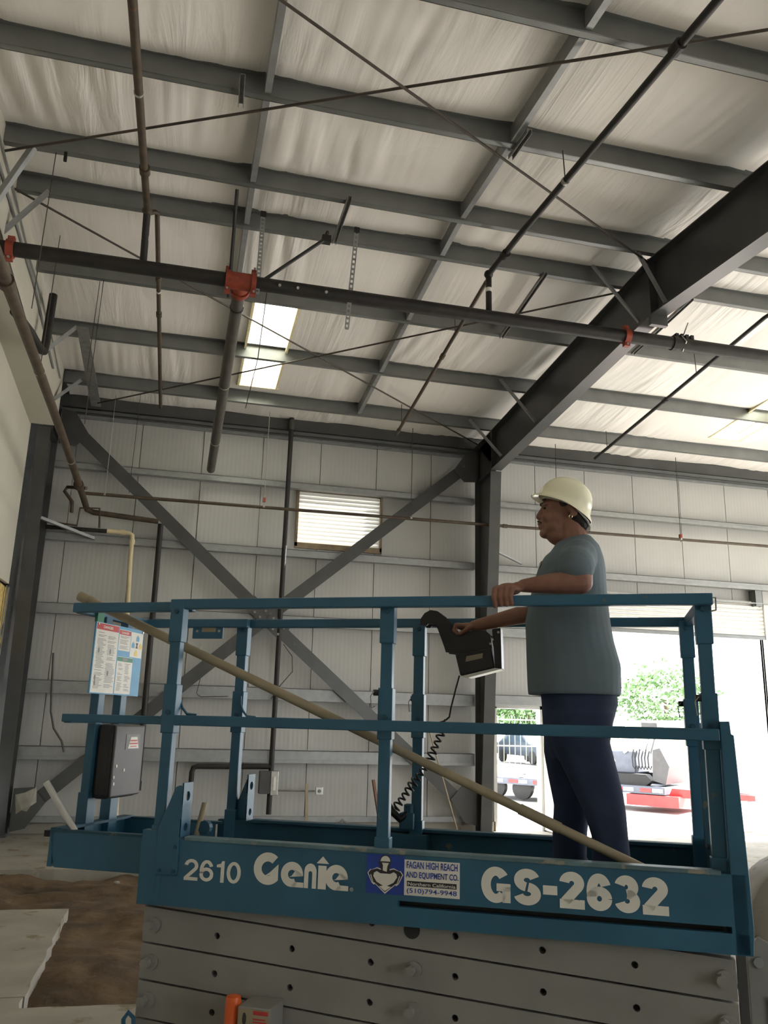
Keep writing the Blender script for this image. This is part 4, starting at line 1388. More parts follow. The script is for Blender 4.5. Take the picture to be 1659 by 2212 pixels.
bx = MB().box((-2.35, 3.69, 1.37), (-2.262, 3.972, 1.715)).build('document_box', MT['black'], lift, bevel=0.02)
MB().box((-2.266, 3.70, 1.378), (-2.252, 3.968, 1.71)).build('box_lid', MT['greyplastic'], bx, bevel=0.012)
MB().box((-2.2535, 3.795, 1.595), (-2.2505, 3.925, 1.668)).build('latch_recess', MT['black'], bx)
flat(bx, [[(3.815, 1.600), (3.915, 1.600), (3.895, 1.655), (3.835, 1.655)]], MT['white'], 'paper_label', lambda a, b, t: (-2.2500 + t, a, b))
flat(bx, [rect(3.832, 3.898, 1.634, 1.641), rect(3.828, 3.902, 1.620, 1.627), rect(3.836, 3.894, 1.608, 1.612)], MT['red_ink'], 'label_print', lambda a, b, t: (-2.2492 + t, a, b))
for (a, b) in ((3.715, 1.47), (3.72, 1.44), (3.80, 1.50), (3.73, 1.52)):
    flat(bx, [arc(a, b, 0.006, 0, 360, 7, 1, 1.4)], MT['white'], 'paint_chip', lambda a, b, t: (-2.2505 + t, a, b))

# lettering on the near side panel
dp = lambda a, b, t: (a, V0 - 0.0005 - t, b)
def stroke(pts, w):
    """thick polyline as quads"""
    out, n = [], len(pts)
    L_, R_ = [], []
    for i in range(n):
        a, b = Vector(pts[max(i - 1, 0)]), Vector(pts[min(i + 1, n - 1)])
        d = (b - a).normalized()
        nr = Vector((-d.y, d.x)) * (w / 2)
        p = Vector(pts[i])
        L_.append(tuple(p + nr))
        R_.append(tuple(p - nr))
    for i in range(n - 1):
        out.append([L_[i], L_[i + 1], R_[i + 1], R_[i]])
    return out


def earc(cx, cy, rx, ry, a0, a1, n=20):
    return [(cx + rx * math.cos(R(a0 + (a1 - a0) * k / n)), cy + ry * math.sin(R(a0 + (a1 - a0) * k / n))) for k in range(n + 1)]


def glyph(ch, s):
    """bold grotesque figures; returns polygons and width, height 1"""
    W_ = 0.62
    c, rx = W_ / 2, W_ / 2 - s / 2
    if ch == '0':
        return stroke(earc(c, 0.5, rx, 0.5 - s / 2, 0, 360, 32), s), W_
    if ch == '1':
        return [[(0.40 - s, 0), (0.40, 0), (0.40, 1), (0.40 - s * 0.7, 1), (0.40 - s, 0.88), (0.06, 0.82), (0.06, 0.70), (0.40 - s, 0.70)]], 0.44
    if ch == '2':
        ry = 0.31 - s / 2
        st = earc(c, 1 - s / 2 - ry, rx, ry, 175, -38, 22) + [(s * 0.55, s * 0.75)]
        return stroke(st, s) + [[(0, 0), (W_, 0), (W_, s), (0, s)]], W_
    if ch == '3':
        r1 = (1 - s) / 4
        return stroke(earc(c - 0.01, 1 - s / 2 - r1, rx - 0.02, r1, 165, -88, 20), s) + stroke(earc(c, s / 2 + r1, rx, r1, 88, -165, 20), s), W_
    if ch == '6':
        ry = 0.325 - s / 2
        return stroke(earc(c, ry + s / 2, rx, ry, 0, 360, 28), s) + stroke(earc(c, 0.5, rx, 0.5 - s / 2, 200, 28, 22), s), W_
    if ch == 'G':
        return stroke(earc(0.38, 0.5, 0.38 - s / 2, 0.5 - s / 2, 38, 318, 30), s) + [[(0.40, 0.33), (0.76, 0.33), (0.76, 0.33 + s * 0.85), (0.40, 0.33 + s * 0.85)], [(0.76 - s * 0.85, 0.02), (0.76, 0.02), (0.76, 0.45), (0.76 - s * 0.85, 0.45)]], 0.78
    if ch == 'S':
        r1 = (1 - s) / 4
        return stroke(earc(0.35, 1 - s / 2 - r1, 0.33 - s / 2, r1, 18, 262, 22), s) + stroke(earc(0.35, s / 2 + r1, 0.35 - s / 2, r1, 82, -165, 22), s), 0.70
    return [[(0, 0.33), (0.36, 0.33), (0.36, 0.33 + s), (0, 0.33 + s)]], 0.36


def figures(parent, word, u0, u1, z0, z1, s, name, gap=0.07):
    gl = [glyph(c_, s) for c_ in word]
    tw = sum(w for _, w in gl) + gap * (len(word) - 1)
    x = 0
    polys = []
    for ps, w in gl:
        for p in ps:
            polys.append([(u0 + (x + a) / tw * (u1 - u0), z0 + b * (z1 - z0)) for a, b in p])
        x += w + gap
    mb = MB()
    for p in polys:
        mb.add([dp(a, b, 0.0006) for a, b in p], [tuple(range(len(p)))])
    return mb.build(name, MT['white'], parent)


figures(side, '2610', -1.690, -1.438, 1.105, 1.187, 0.155, 'fleet_number')
figures(side, 'GS-2632', -0.458, 0.216, 1.109, 1.236, 0.25, 'model_lettering', 0.055)
g = []
ge = []


def sector(cx, cy, ro, ri, a0, a1, n=26):
    return arc(cx, cy, ro, a0, a1, n) + arc(cx, cy, ri, a1, a0, n)


# rounded logo lettering: G e n i e with an arrow over the i
ge.append(sector(-1.322, 1.171, 0.061, 0.027, 48, 318))
ge.append([(-1.336, 1.142), (-1.300, 1.150), (-1.277, 1.128), (-1.277, 1.190), (-1.312, 1.158)])
for cx in (-1.218, -1.032):
    ge.append(sector(cx, 1.156, 0.047, 0.017, -5, 300))
    ge.append([(cx - 0.012, 1.146), (cx + 0.047, 1.152), (cx + 0.020, 1.178), (cx - 0.002, 1.150)])
    ge.append([(cx - 0.004, 1.1095), (cx + 0.050, 1.1095), (cx + 0.050, 1.128), (cx + 0.012, 1.1285)])
ge.append([(-1.166, 1.1095), (-1.1485, 1.1095), (-1.1485, 1.165)] + arc(-1.1405, 1.165, 0.008, 180, 0, 8) + [(-1.1325, 1.1095), (-1.115, 1.1095), (-1.115, 1.168)] + arc(-1.1405, 1.172, 0.0255, 0, 180, 12, 1, 1.15))
ge.append([(-1.108, 1.1095), (-1.074, 1.1095), (-1.074, 1.196), (-1.108, 1.196)])
ge.append([(-1.116, 1.204), (-1.064, 1.204), (-1.090, 1.231)])
flat(side, ge, MT['white'], 'logo_lettering', dp)
text(side, '®', (-0.975, V0 - 0.0012, 1.110), (1, 0, 0), (0, 0, 1), 0.014, 0.014, MT['white'])
st = flat(side, [rect(-0.909, -0.757, 1.110, 1.2525)], MT['blue_ink'], 'sticker', dp)
flat(st, [rect(-0.757, -0.540, 1.112, 1.240)], MT['white'], 'sticker_field', dp)
l1 = lambda a, b, t: (a, V0 - 0.0013 - t, b)
l2 = lambda a, b, t: (a, V0 - 0.0021 - t, b)
l3 = lambda a, b, t: (a, V0 - 0.0029 - t, b)
mir = lambda h: h + [(-x, y) for x, y in reversed(h)]
sh_ = lambda ps: [(-0.833 + x, 1.111 + y) for x, y in ps]
half = [(0.0, 0.0), (0.041, 0.034), (0.044, 0.030), (0.054, 0.037), (0.072, 0.072), (0.061, 0.086), (0.056, 0.084), (0.034, 0.094), (0.018, 0.090)]
flat(st, [sh_(mir(half)[:-1])], MT['white'], 'emblem', l1)
half = [(0.0, 0.006), (0.042, 0.038), (0.052, 0.040), (0.068, 0.072), (0.060, 0.082), (0.034, 0.090), (0.018, 0.086)]
flat(st, [sh_(mir(half)[:-1])], MT['ink'], 'emblem', l2)
chest = [(0.0, 0.010), (0.024, 0.026), (0.008, 0.029), (0.034, 0.042), (0.048, 0.062), (0.045, 0.074), (0.034, 0.080), (0.02, 0.073)]
flat(st, [sh_(mir(chest)[:-1]), sh_([(0.047, 0.040), (0.050, 0.040), (0.060, 0.066), (0.057, 0.068)]), sh_([(-0.047, 0.040), (-0.050, 0.040), (-0.060, 0.066), (-0.057, 0.068)])], MT['white'], 'emblem', l3)
flat(st, [sh_([(-0.014, 0.082), (0.016, 0.082), (0.020, 0.112), (0.026, 0.116), (0.022, 0.118)] + arc(0.0, 0.118, 0.023, 0, 180, 12) + [(-0.028, 0.113), (-0.022, 0.100), (-0.020, 0.092)])], MT['ink'], 'emblem', l2)
flat(st, [sh_([(-0.022, 0.1185)] + arc(0.0, 0.1185, 0.019, 180, 0, 12) + [(0.019, 0.1175), (-0.022, 0.1175)]), sh_([(-0.010, 0.084), (0.006, 0.080), (0.008, 0.100), (0.014, 0.112), (-0.014, 0.112), (-0.010, 0.104)])], MT['white'], 'emblem', l3)
v_ = V0 - 0.0024
text(st, 'FAGAN HIGH REACH', (-0.748, v_, 1.209), (1, 0, 0), (0, 0, 1), 0.200, 0.026, MT['blue_ink'], 0.02)
text(st, 'AND EQUIPMENT CO.', (-0.751, v_, 1.172), (1, 0, 0), (0, 0, 1), 0.206, 0.026, MT['blue_ink'], 0.02)
flat(st, [rect(-0.746, -0.552, 1.145, 1.164)], MT['ink'], 'sticker_bar', l1)
text(st, 'Northern California', (-0.742, v_, 1.148), (1, 0, 0), (0, 0, 1), 0.186, 0.012, MT['white'], 0.01)
text(st, '(510)794-9948', (-0.746, v_, 1.1165), (1, 0, 0), (0, 0, 1), 0.195, 0.022, MT['blue_ink'], 0.01)

# folded scissor arms
def arm(zc, v, slope, with_holes=True, name='scissor_arm'):
    h, uc = 0.132, -0.733
    ua, ub = -1.88, 0.433
    th = 0.045
    holes = [-1.544, -1.22, -0.895, -0.564, -0.237, 0.091] if with_holes else []
    mb = MB()
    c = h / 2
    zz = lambda u: zc + slope * (u - uc)
    cuts = [ua]
    for x in holes:
        cuts += [x - c, x + c]
    cuts.append(ub)
    n = 16
    for i in range(len(cuts) - 1):
        a, b = cuts[i], cuts[i + 1]
        if b - a < 1e-6:
            continue
        hole = next((x for x in holes if abs((a + b) / 2 - x) < 1e-4), None)
        if hole is None:
            mb.add([(a, v, zz(a) - c), (b, v, zz(b) - c), (b, v, zz(b) + c), (a, v, zz(a) + c),
                    (a, v + th, zz(a) - c), (b, v + th, zz(b) - c), (b, v + th, zz(b) + c), (a, v + th, zz(a) + c)],
                   [(0, 1, 2, 3), (7, 6, 5, 4), (0, 4, 5, 1), (3, 2, 6, 7)] + ([(0, 3, 7, 4)] if i == 0 else []) + ([(1, 5, 6, 2)] if i == len(cuts) - 2 else []))
            continue
        base_ = len(mb.v)
        for vv in (v, v + th):
            for rr in (0, 1):
                for k in range(n):
                    an = 2 * math.pi * k / n
                    ca, sa = math.cos(an), math.sin(an)
                    m_ = max(abs(ca), abs(sa))
                    q = (hole + ca / m_ * c, sa / m_ * c) if rr == 0 else (hole + ca * 0.0125, sa * 0.0125)
                    mb.v.append((q[0], vv, zz(q[0]) + q[1]))
        for k in range(n):
            j = (k + 1) % n
            mb.f.append((base_ + k, base_ + j, base_ + n + j, base_ + n + k))
            mb.f.append((base_ + 2 * n + j, base_ + 2 * n + k, base_ + 3 * n + k, base_ + 3 * n + j))
            mb.f.append((base_ + n + k, base_ + n + j, base_ + 3 * n + j, base_ + 3 * n + k))
            sa = math.sin(2 * math.pi * (k + 0.5) / n)
            if abs(sa) > math.sin(R(45)):
                mb.f.append((base_ + k, base_ + 2 * n + k, base_ + 2 * n + j, base_ + j))
    return mb.build(name, MT['arm'], lift)


SL = -0.0646
for k in range(5):
    zc = 0.983 - 0.14 * k
    a_ = arm(zc, 3.445, SL)
    for u in (-1.842, -0.733, 0.38):
        z = zc + SL * (u + 0.733)
        if zc > 0.95 and u < 0:
            if u > -1:
                MB().lathe([(0.032, -0.003), (0.032, 0)], (u, 3.445, z - 0.002), 20, 'Y').build('pivot_shade_disc', MT['black'], a_)  # black disc on the arm face, painting in the shade of a hole
            continue
        MB().lathe([(0.030, -0.010), (0.030, 0)], (u + 0.012, 3.445, z), 16, 'Y').build('washer', MT['arm'], a_)
        MB().lathe([(0.019, -0.042), (0.019, -0.008)], (u, 3.445, z), 8, 'Y').build('bolt', MT['arm'], a_)
    arm(zc, 3.56, -SL, False)
    arm(zc, 4.07, SL, False)
    arm(zc, 4.02, -SL, False)
    for u in (-1.842, -0.733, 0.38):
        z = zc + SL * (u + 0.733)
        MB().tube([(u, 3.46, z), (u, 4.1, z)], 0.02, 10).build('cross_pin', MT['arm'], lift)
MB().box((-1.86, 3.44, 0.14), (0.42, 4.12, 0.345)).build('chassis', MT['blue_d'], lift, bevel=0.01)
for u in (-1.55, 0.10):
    for v in (3.38, 4.10):
        w_ = MB().lathe([(0.14, 0.0), (0.19, 0.015), (0.19, 0.085), (0.14, 0.1)], (u, v, 0.19), 24, 'Y').build('wheel', MT['rubber'], lift, smooth=True)
        MB().lathe([(0.10, -0.006), (0.10, 0.106)], (u, v, 0.19), 20, 'Y').build('hub', MT['white'], w_)
for v in (3.56, 4.0):
    MB().box((0.456, v, 0.12), (0.484, v + 0.05, 1.0)).build('ladder_rail', MT['frame'], lift)
for z in (0.35, 0.62, 0.84):
    MB().tube([(0.47, 3.58, z), (0.47, 4.03, z)], 0.014, 8).build('ladder_rung', MT['frame'], lift)
db = MB().box((-1.374, 3.30, 0.345), (-1.241, 3.44, 0.696)).build('switch_cabinet', MT['arm'], lift, bevel=0.004)
flat(db, [rect(-1.370, -1.245, 0.605, 0.690)], MT['pole'], 'faded_label', lambda a, b, t: (a, 3.2995 - t, b))
flat(db, [rect(-1.31, -1.25, 0.672, 0.686), rect(-1.31, -1.26, 0.655, 0.660), rect(-1.31, -1.255, 0.645, 0.650)], MT['red_ink'], 'label_print', lambda a, b, t: (a, 3.2988 - t, b))
flat(db, [arc(-1.345, 0.655, 0.014, 0, 360, 10, 0.6, 1.6)], MT['ink'], 'pictogram', lambda a, b, t: (a, 3.2988 - t, b))
MB().box((-1.45, 3.30, 0.345), (-1.36, 3.40, 0.50)).build('beacon_base', MT['arm'], lift)
MB().lathe([(0.030, 0.0), (0.031, 0.20), (0.028, 0.217), (0.016, 0.222)], (-1.408, 3.335, 0.5), 20, 'Z').build('beacon', MT['orange'], lift, smooth=True, label='orange plastic warning beacon')
MB().tube([(-1.905, 3.41, 0.50), (-1.912, 3.41, 0.565), (-1.893, 3.41, 0.592), (-1.868, 3.41, 0.575), (-1.858, 3.41, 0.50)], 0.009, 8).build('tie_down_loop', MT['blue'], lift, smooth=True)
MB().box((-1.92, 3.40, 0.30), (-1.84, 3.43, 0.51)).build('tie_down_lug', MT['blue'], lift)

# ------------------------------------------------------------------ things on and by the lift
t = thing('extension_pole', 'long tan pole laid diagonally through the lift guardrails', 'pole', (0.2, 3.55, DK), lift=True)
pa, pb = Vector((-2.42, 3.53, 2.312)), Vector((0.20, 3.56, 1.215))
pm = pa.lerp(pb, 0.52)
MB().tube([pa, pm], 0.021, 14).build('outer_tube', MT['pole'], t, smooth=True)
MB().tube([pa.lerp(pb, 0.5), pb], 0.0185, 14).build('inner_tube', MT['pole'], t, smooth=True)
d = (pb - pa).normalized()
MB().tube([pa - d * 0.0, pa + d * 0.06], 0.024, 14).build('end_cap', MT['pole'], t, smooth=True)
MB().tube([pa + d * 0.068, pa + d * 0.082], 0.025, 14).build('collar', MT['pole'], t, smooth=True)
MB().tube([pa.lerp(pb, 0.80), pa.lerp(pb, 0.86)], 0.022, 14).build('collar', MT['pole'], t, smooth=True)
mb = MB().tube([(-2.462, 3.50, 1.452), (-2.215, 3.53, 1.14)], 0.0155, 14, cap=False)
mb.tube([(-2.462, 3.50, 1.452), (-2.215, 3.53, 1.14)], 0.013, 14, cap=False)
solo('aluminium_tube', mb, MT['alu'], 'short open aluminum tube leaning out of the lift extension', 'tube', lift=True, smooth=True)
solo('cardboard_scrap', MB().prism([(-2.05, 3.60, DK + 0.012), (-1.90, 3.57, DK + 0.012), (-1.87, 3.72, DK + 0.018), (-2.00, 3.76, DK + 0.012)], (0, 0, 0.02)), MT['pole'], 'flat tan scrap lying on the lift extension floor', 'scrap', lift=True)

t = thing('control_box', 'black hand control box hooked on the far lift rail', 'control box', (-0.6, 4.05, 1.98), lift=True)
side_ = [(-0.842, 2.225), (-0.838, 2.258), (-0.820, 2.284), (-0.790, 2.300), (-0.755, 2.294), (-0.730, 2.277), (-0.690, 2.232), (-0.652, 2.190),
         (-0.54, 2.200), (-0.515, 2.195), (-0.495, 2.178), (-0.488, 2.114), (-0.657, 2.088), (-0.712, 2.094), (-0.722, 2.125), (-0.753, 2.207), (-0.768, 2.23), (-0.80, 2.232), (-0.808, 2.222)]
MB().prism([(a, 4.03, b) for a, b in side_], (0, 0.008, 0)).build('hook_plate', MT['black'], t)
MB().prism([(a, 4.125, b) for a, b in side_], (0, 0.008, 0)).build('hook_plate', MT['black'], t)
MB().prism([(-0.657, 4.035, 2.088), (-0.650, 4.035, 2.180), (-0.54, 4.035, 2.192), (-0.50, 4.035, 2.175), (-0.489, 4.035, 2.114)], (0, 0.09, 0)).build('upper_housing', MT['black'], t, bevel=0.006)
bx_ = MB().prism([(-0.665, 4.02, 2.086), (-0.490, 4.02, 2.116), (-0.476, 4.02, 2.022), (-0.640, 4.02, 1.982)], (0, 0.11, 0)).build('housing', MT['black'], t, bevel=0.006)
flat(bx_, [[(-0.614, 2.048), (-0.533, 2.066), (-0.530, 2.090), (-0.610, 2.074)]], MT['pole'], 'worn_label', lambda a, b, t_: (a, 4.0195 - t_, b))
rg = random.Random(9)
flat(bx_, [[(x, y), (x + 0.008, y + 0.002), (x + 0.007, y + 0.005), (x, y + 0.004)] for x, y in [(-0.606 + 0.012 * i + rg.uniform(0, .004), 2.054 + 0.0028 * i + 0.009 * j) for i in range(6) for j in range(2)]], MT['grey_ink'], 'label_print', lambda a, b, t_: (a, 4.0186 - t_, b))
MB().prism([(-0.488, 4.03, 2.205), (-0.446, 4.03, 2.212), (-0.442, 4.03, 2.018), (-0.474, 4.03, 2.022)], (0, 0.1, 0)).build('back_plate', MT['black'], t, bevel=0.003)
MB().prism([(-0.637, 4.02, 1.980), (-0.474, 4.02, 2.020), (-0.442, 4.02, 2.016), (-0.60, 4.02, 1.974)], (0, 0.11, 0)).build('base_plate', MT['alu'], t)
MB().tube([(-0.62, 4.08, 2.18), (-0.635, 4.08, 2.235)], [0.022, 0.014], 12).build('joystick', MT['rubber'], t, smooth=True)
for a, b in ((-0.457, 2.19), (-0.486, 2.155), (-0.495, 2.135)):
    MB().lathe([(0.006, -0.006), (0.006, 0)], (a, 4.03, b), 8, 'Y').build('screw', MT['bolt'], t)
pth = [(-0.649, 4.06, 1.985), (-0.667, 4.06, 1.92), (-0.690, 4.06, 1.83), (-0.697, 4.06, 1.79), (-0.715, 4.06, 1.775)]
line = [Vector(p) for p in ((-0.735, 4.05, 1.775), (-0.735, 4.05, 1.715), (-0.790, 4.05, 1.585), (-0.84, 4.05, 1.515), (-0.965, 4.05, 1.345))]
seg = []
tot = sum((line[i + 1] - line[i]).length for i in range(4))
N_ = 420
for i in range(N_ + 1):
    s = tot * i / N_
    j = 0
    while j < 3 and s > (line[j + 1] - line[j]).length:
        s -= (line[j + 1] - line[j]).length
        j += 1
    dd = (line[j + 1] - line[j]).normalized()
    p = line[j] + dd * s
    nrm = Vector((0, 1, 0))
    sd = dd.cross(nrm).normalized()
    an = 2 * math.pi * 17 * (i / N_) ** 1.05
    rr = 0.017 + 0.004 * math.sin(i * 0.05)
    seg.append(p + (sd * math.cos(an) + nrm * math.sin(an)) * rr)
MB().tube([Vector(p) for p in pth] + seg, 0.0048, 6).build('coiled_cord', MT['rubber'], t, smooth=True)

t = thing('parked_machine', 'beige and grey machine with a rounded drum, cut off at the right edge', 'machine', (0.98, 4.5, 0), lift=True)
MB().lathe([(0.10, -0.02), (0.24, 0.0), (0.275, 0.02), (0.28, 0.05), (0.275, 0.42), (0.24, 0.44)], (0.915, 4.45, 0.90), 32, 'Y').build('drum', MT['beige'], t, smooth=True)
MB().lathe([(0.06, -0.05), (0.09, -0.03), (0.09, 0.0)], (0.915, 4.45, 0.90), 20, 'Y').build('drum_hub', MT['frame'], t, smooth=True)
MB().prism([(0.605, 4.42, 0.12), (0.605, 4.42, 0.79), (0.66, 4.42, 0.86), (0.78, 4.42, 0.80), (1.25, 4.42, 0.80), (1.25, 4.42, 0.12)], (0, 0.04, 0)).build('side_plate', MT['arm'], t, bevel=0.005)
MB().lathe([(0.022, -0.012), (0.022, 0.0)], (0.653, 4.42, 0.755), 12, 'Y').build('bolt', MT['galv'], t)
MB().box((0.69, 4.40, 0.30), (0.95, 4.42, 0.62)).build('access_cover', MT['black'], t)
MB().box((0.62, 4.46, 0.15), (1.24, 4.90, 0.60)).build('body', MT['frame'], t)
for u in (0.75, 1.12):
    MB().lathe([(0.09, 0.0), (0.13, 0.02), (0.13, 0.12), (0.09, 0.14)], (u, 4.46, 0.13), 20, 'Y').build('wheel', MT['rubber'], t, smooth=True)
    MB().lathe([(0.09, 0.0), (0.13, 0.02), (0.13, 0.12), (0.09, 0.14)], (u, 4.76, 0.13), 20, 'Y').build('wheel', MT['rubber'], t, smooth=True)

# ------------------------------------------------------------------ the worker on the platform (faces -u)
person = thing('person', 'man in white hard hat, grey t-shirt and dark trousers driving the lift', 'person', (-0.06, 3.78, DK), lift=True)


def blob(name, mb, voxel, smooth_n, mat, parent, label=None):
    """fuse overlapping shapes into one continuous skin"""
    me = mb.mesh('tmp', mat, ORG[parent])
    ob = bpy.data.objects.new('tmp', me)
    col.objects.link(ob)
    m = ob.modifiers.new('r', 'REMESH')
    m.mode = 'VOXEL'
    m.voxel_size = voxel
    s = ob.modifiers.new('s', 'SMOOTH')
    s.factor = 0.5
    s.iterations = smooth_n
    dg = bpy.context.evaluated_depsgraph_get()
    out = bpy.data.meshes.new_from_object(ob.evaluated_get(dg))
    bpy.data.objects.remove(ob)
    out.name = name
    out.materials.clear()
    out.materials.append(mat)
    out.polygons.foreach_set('use_smooth', [True] * len(out.polygons))
    o = bpy.data.objects.new(name, out)
    col.objects.link(o)
    o.parent = parent
    ORG[o] = ORG[parent]
    if label:
        o['label'] = label
    return o


from mathutils import Euler
VC = 3.78
sk = MB()
# head, looking up a little
sk.ell((-0.120, VC, 2.735), (0.098, 0.076, 0.090), Euler((0, R(-12), 0)))
sk.ell((-0.150, VC, 2.680), (0.074, 0.066, 0.092), Euler((0, R(-8), 0)))
sk.ell((-0.158, VC, 2.628), (0.066, 0.058, 0.046), Euler((0, R(12), 0)))
sk.ell((-0.210, VC, 2.612), (0.028, 0.030, 0.024))
sk.ell((-0.150, VC, 2.592), (0.062, 0.054, 0.040), Euler((0, R(20), 0)))
sk.ell((-0.165, VC, 2.640), (0.058, 0.062, 0.048))
sk.cap((-0.218, VC, 2.732), 0.010, (-0.236, VC, 2.692), 0.0165)
sk.ell((-0.203, VC, 2.652), (0.036, 0.036, 0.042))
for s in (-1, 1):
    sk.ell((-0.226, VC + 0.012 * s, 2.685), (0.012, 0.009, 0.008))
    sk.ell((-0.190, VC + 0.040 * s, 2.680), (0.032, 0.022, 0.028))
    sk.cap((-0.218, VC + 0.012 * s, 2.745), 0.010, (-0.200, VC + 0.048 * s, 2.742), 0.009)
    sk.ell((-0.082, VC + 0.077 * s, 2.703), (0.021, 0.010, 0.036), Euler((0, R(-14), 0)))
    sk.ell((-0.090, VC + 0.079 * s, 2.676), (0.010, 0.007, 0.012))
sk.ell((-0.231, VC, 2.657), (0.015, 0.026, 0.010))
sk.ell((-0.229, VC, 2.640), (0.014, 0.024, 0.010))
sk.cap((-0.098, VC, 2.65), 0.062, (-0.070, VC, 2.50), 0.072)
# near (left) arm along the rail
sk.cap((-0.060, 3.60, 2.475), 0.058, (-0.055, 3.485, 2.340), 0.049)
sk.cap((-0.055, 3.482, 2.335), 0.049, (-0.17, 3.455, 2.327), 0.043)
sk.cap((-0.17, 3.455, 2.327), 0.043, (-0.285, 3.448, 2.318), 0.028)
sk.ell((-0.335, 3.442, 2.309), (0.055, 0.036, 0.020), Euler((R(20), R(6), 0)))
sk.ell((-0.300, 3.446, 2.314), (0.04, 0.03, 0.021))
for u, q in ((-0.398, -0.006), (-0.374, 0.0), (-0.351, 0.0), (-0.330, 0.003)):
    k0, k1, k2, k3 = (u + 0.010, 3.432, 2.307), (u, 3.399, 2.297), (u - 0.004, 3.388, 2.262), (u + 0.001, 3.397, 2.232 + q)
    sk.cap(k0, 0.0130, k1, 0.0125, 10)
    sk.cap(k1, 0.0125, k2, 0.0112, 10)
    sk.cap(k2, 0.0112, k3, 0.0095, 10)
sk.cap((-0.315, 3.462, 2.300), 0.016, (-0.372, 3.470, 2.284), 0.012, 10)
sk.cap((-0.372, 3.470, 2.284), 0.012, (-0.408, 3.456, 2.262), 0.010, 10)
# far (right) arm reaching for the control box
sk.cap((-0.06, 3.955, 2.475), 0.06, (-0.17, 4.035, 2.300), 0.050)
sk.cap((-0.17, 4.035, 2.300), 0.050, (-0.33, 4.02, 2.275), 0.045)
sk.cap((-0.33, 4.02, 2.275), 0.045, (-0.575, 4.04, 2.222), 0.027)
sk.ell((-0.615, 4.055, 2.220), (0.045, 0.036, 0.020), Euler((0, R(-4), 0)))
for i, (dv, dz) in enumerate(((-0.030, 0.0), (-0.010, 0.003), (0.011, 0.003), (0.031, 0.0))):
    k0, k1, k2, k3 = (-0.632, 4.055 + dv, 2.222 + dz), (-0.662, 4.058 + dv, 2.226 + dz), (-0.672, 4.06 + dv, 2.200), (-0.655, 4.06 + dv, 2.184)
    sk.cap(k0, 0.0115, k1, 0.0108, 10)
    sk.cap(k1, 0.0108, k2, 0.0098, 10)
    sk.cap(k2, 0.0098, k3, 0.0088, 10)
sk.cap((-0.585, 4.022, 2.215), 0.014, (-0.615, 4.010, 2.196), 0.011, 10)
sk.cap((-0.615, 4.010, 2.196), 0.011, (-0.640, 4.018, 2.182), 0.0095, 10)
blob('body', sk, 0.0042, 4, MT['skin'], person)
fc = MB()
for s in (-1, 1):
    MB().ell((-0.2085, VC + 0.031 * s, 2.723), (0.007, 0.012, 0.0045)).build('eye', MT['eye'], person, smooth=True)
    MB().cap((-0.229, VC + 0.012 * s, 2.7475), 0.0042, (-0.208, VC + 0.047 * s, 2.7475), 0.003, 8).build('eyebrow', MT['hair'], person, smooth=True)
mo = MB()
for s in (-1, 1):
    mo.cap((-0.2415, VC + 0.004 * s, 2.669), 0.0055, (-0.228, VC + 0.030 * s, 2.657), 0.0035, 8)
blob('moustache', mo, 0.0022, 2, M('moustache_hair', (0.06, 0.035, 0.026), rough=0.8), person)
hr = MB()
hr.ell((-0.072, VC, 2.700), (0.058, 0.0760, 0.080), Euler((0, R(-14), 0)))
hr.ell((-0.046, VC, 2.655), (0.032, 0.055, 0.045))
for s in (-1, 1):
    hr.ell((-0.122, VC + 0.066 * s, 2.738), (0.026, 0.012, 0.026))
blob('hair', hr, 0.004, 3, MT['hair'], person)
MB().tube([(-0.093 + 0.007 * math.cos(a), VC - 0.083, 2.668 + 0.008 * math.sin(a)) for a in [k * math.pi / 5 for k in range(11)]], 0.0017, 6).build('earring', MT['gold'], person, smooth=True)

# hard hat, tipped back
hc = Vector((-0.122, VC, 2.750))
hf = Vector((-math.cos(R(21.0)), 0, math.sin(R(21.0))))
hn = Vector((math.sin(R(21.0)), 0, math.cos(R(21.0))))
hv = Vector((0, 1, 0))
hat = MB()
nphi = 40


def hp(phi, rr, h):
    a, b_ = 0.124 * rr, 0.104 * rr
    return hc + hf * (a * math.cos(phi)) + hv * (b_ * math.sin(phi)) + hn * h


def brim(phi):
    f = max(0, math.cos(phi)) ** 1.5
    k = max(0, -math.cos(phi)) ** 1.5
    return 1.13 + 0.11 * f + 0.02 * k


def drop(phi):
    return 0.030 * max(0, -math.cos(phi)) ** 1.3


rings = []
for th in (88, 75, 62, 50, 38, 26, 14, 4):
    rings.append([hp(2 * math.pi * k / nphi, math.cos(R(th)) ** 0.85, 0.116 * math.sin(R(th)) ** 0.95 + 0.004) for k in range(nphi)])
rings.append([hp(2 * math.pi * k / nphi, 1.03, -0.001 - 0.5 * drop(2 * math.pi * k / nphi)) for k in range(nphi)])
rings.append([hp(2 * math.pi * k / nphi, brim(2 * math.pi * k / nphi), -0.010 - drop(2 * math.pi * k / nphi)) for k in range(nphi)])
rings.append([hp(2 * math.pi * k / nphi, brim(2 * math.pi * k / nphi) + 0.012, -0.017 - drop(2 * math.pi * k / nphi)) for k in range(nphi)])
rings.append([hp(2 * math.pi * k / nphi, brim(2 * math.pi * k / nphi) - 0.005, -0.017 - drop(2 * math.pi * k / nphi)) for k in range(nphi)])
rings.append([hp(2 * math.pi * k / nphi, 0.99, -0.006 - 0.5 * drop(2 * math.pi * k / nphi)) for k in range(nphi)])
for th in (14, 38, 62, 88):
    rings.append([hp(2 * math.pi * k / nphi, 0.96 * math.cos(R(th)) ** 0.85, 0.111 * math.sin(R(th)) ** 0.95) for k in range(nphi)])
hat.loft(rings)
ht = hat.build('hard_hat', MT['hat'], person, smooth=True, label='white hard hat with full brim')
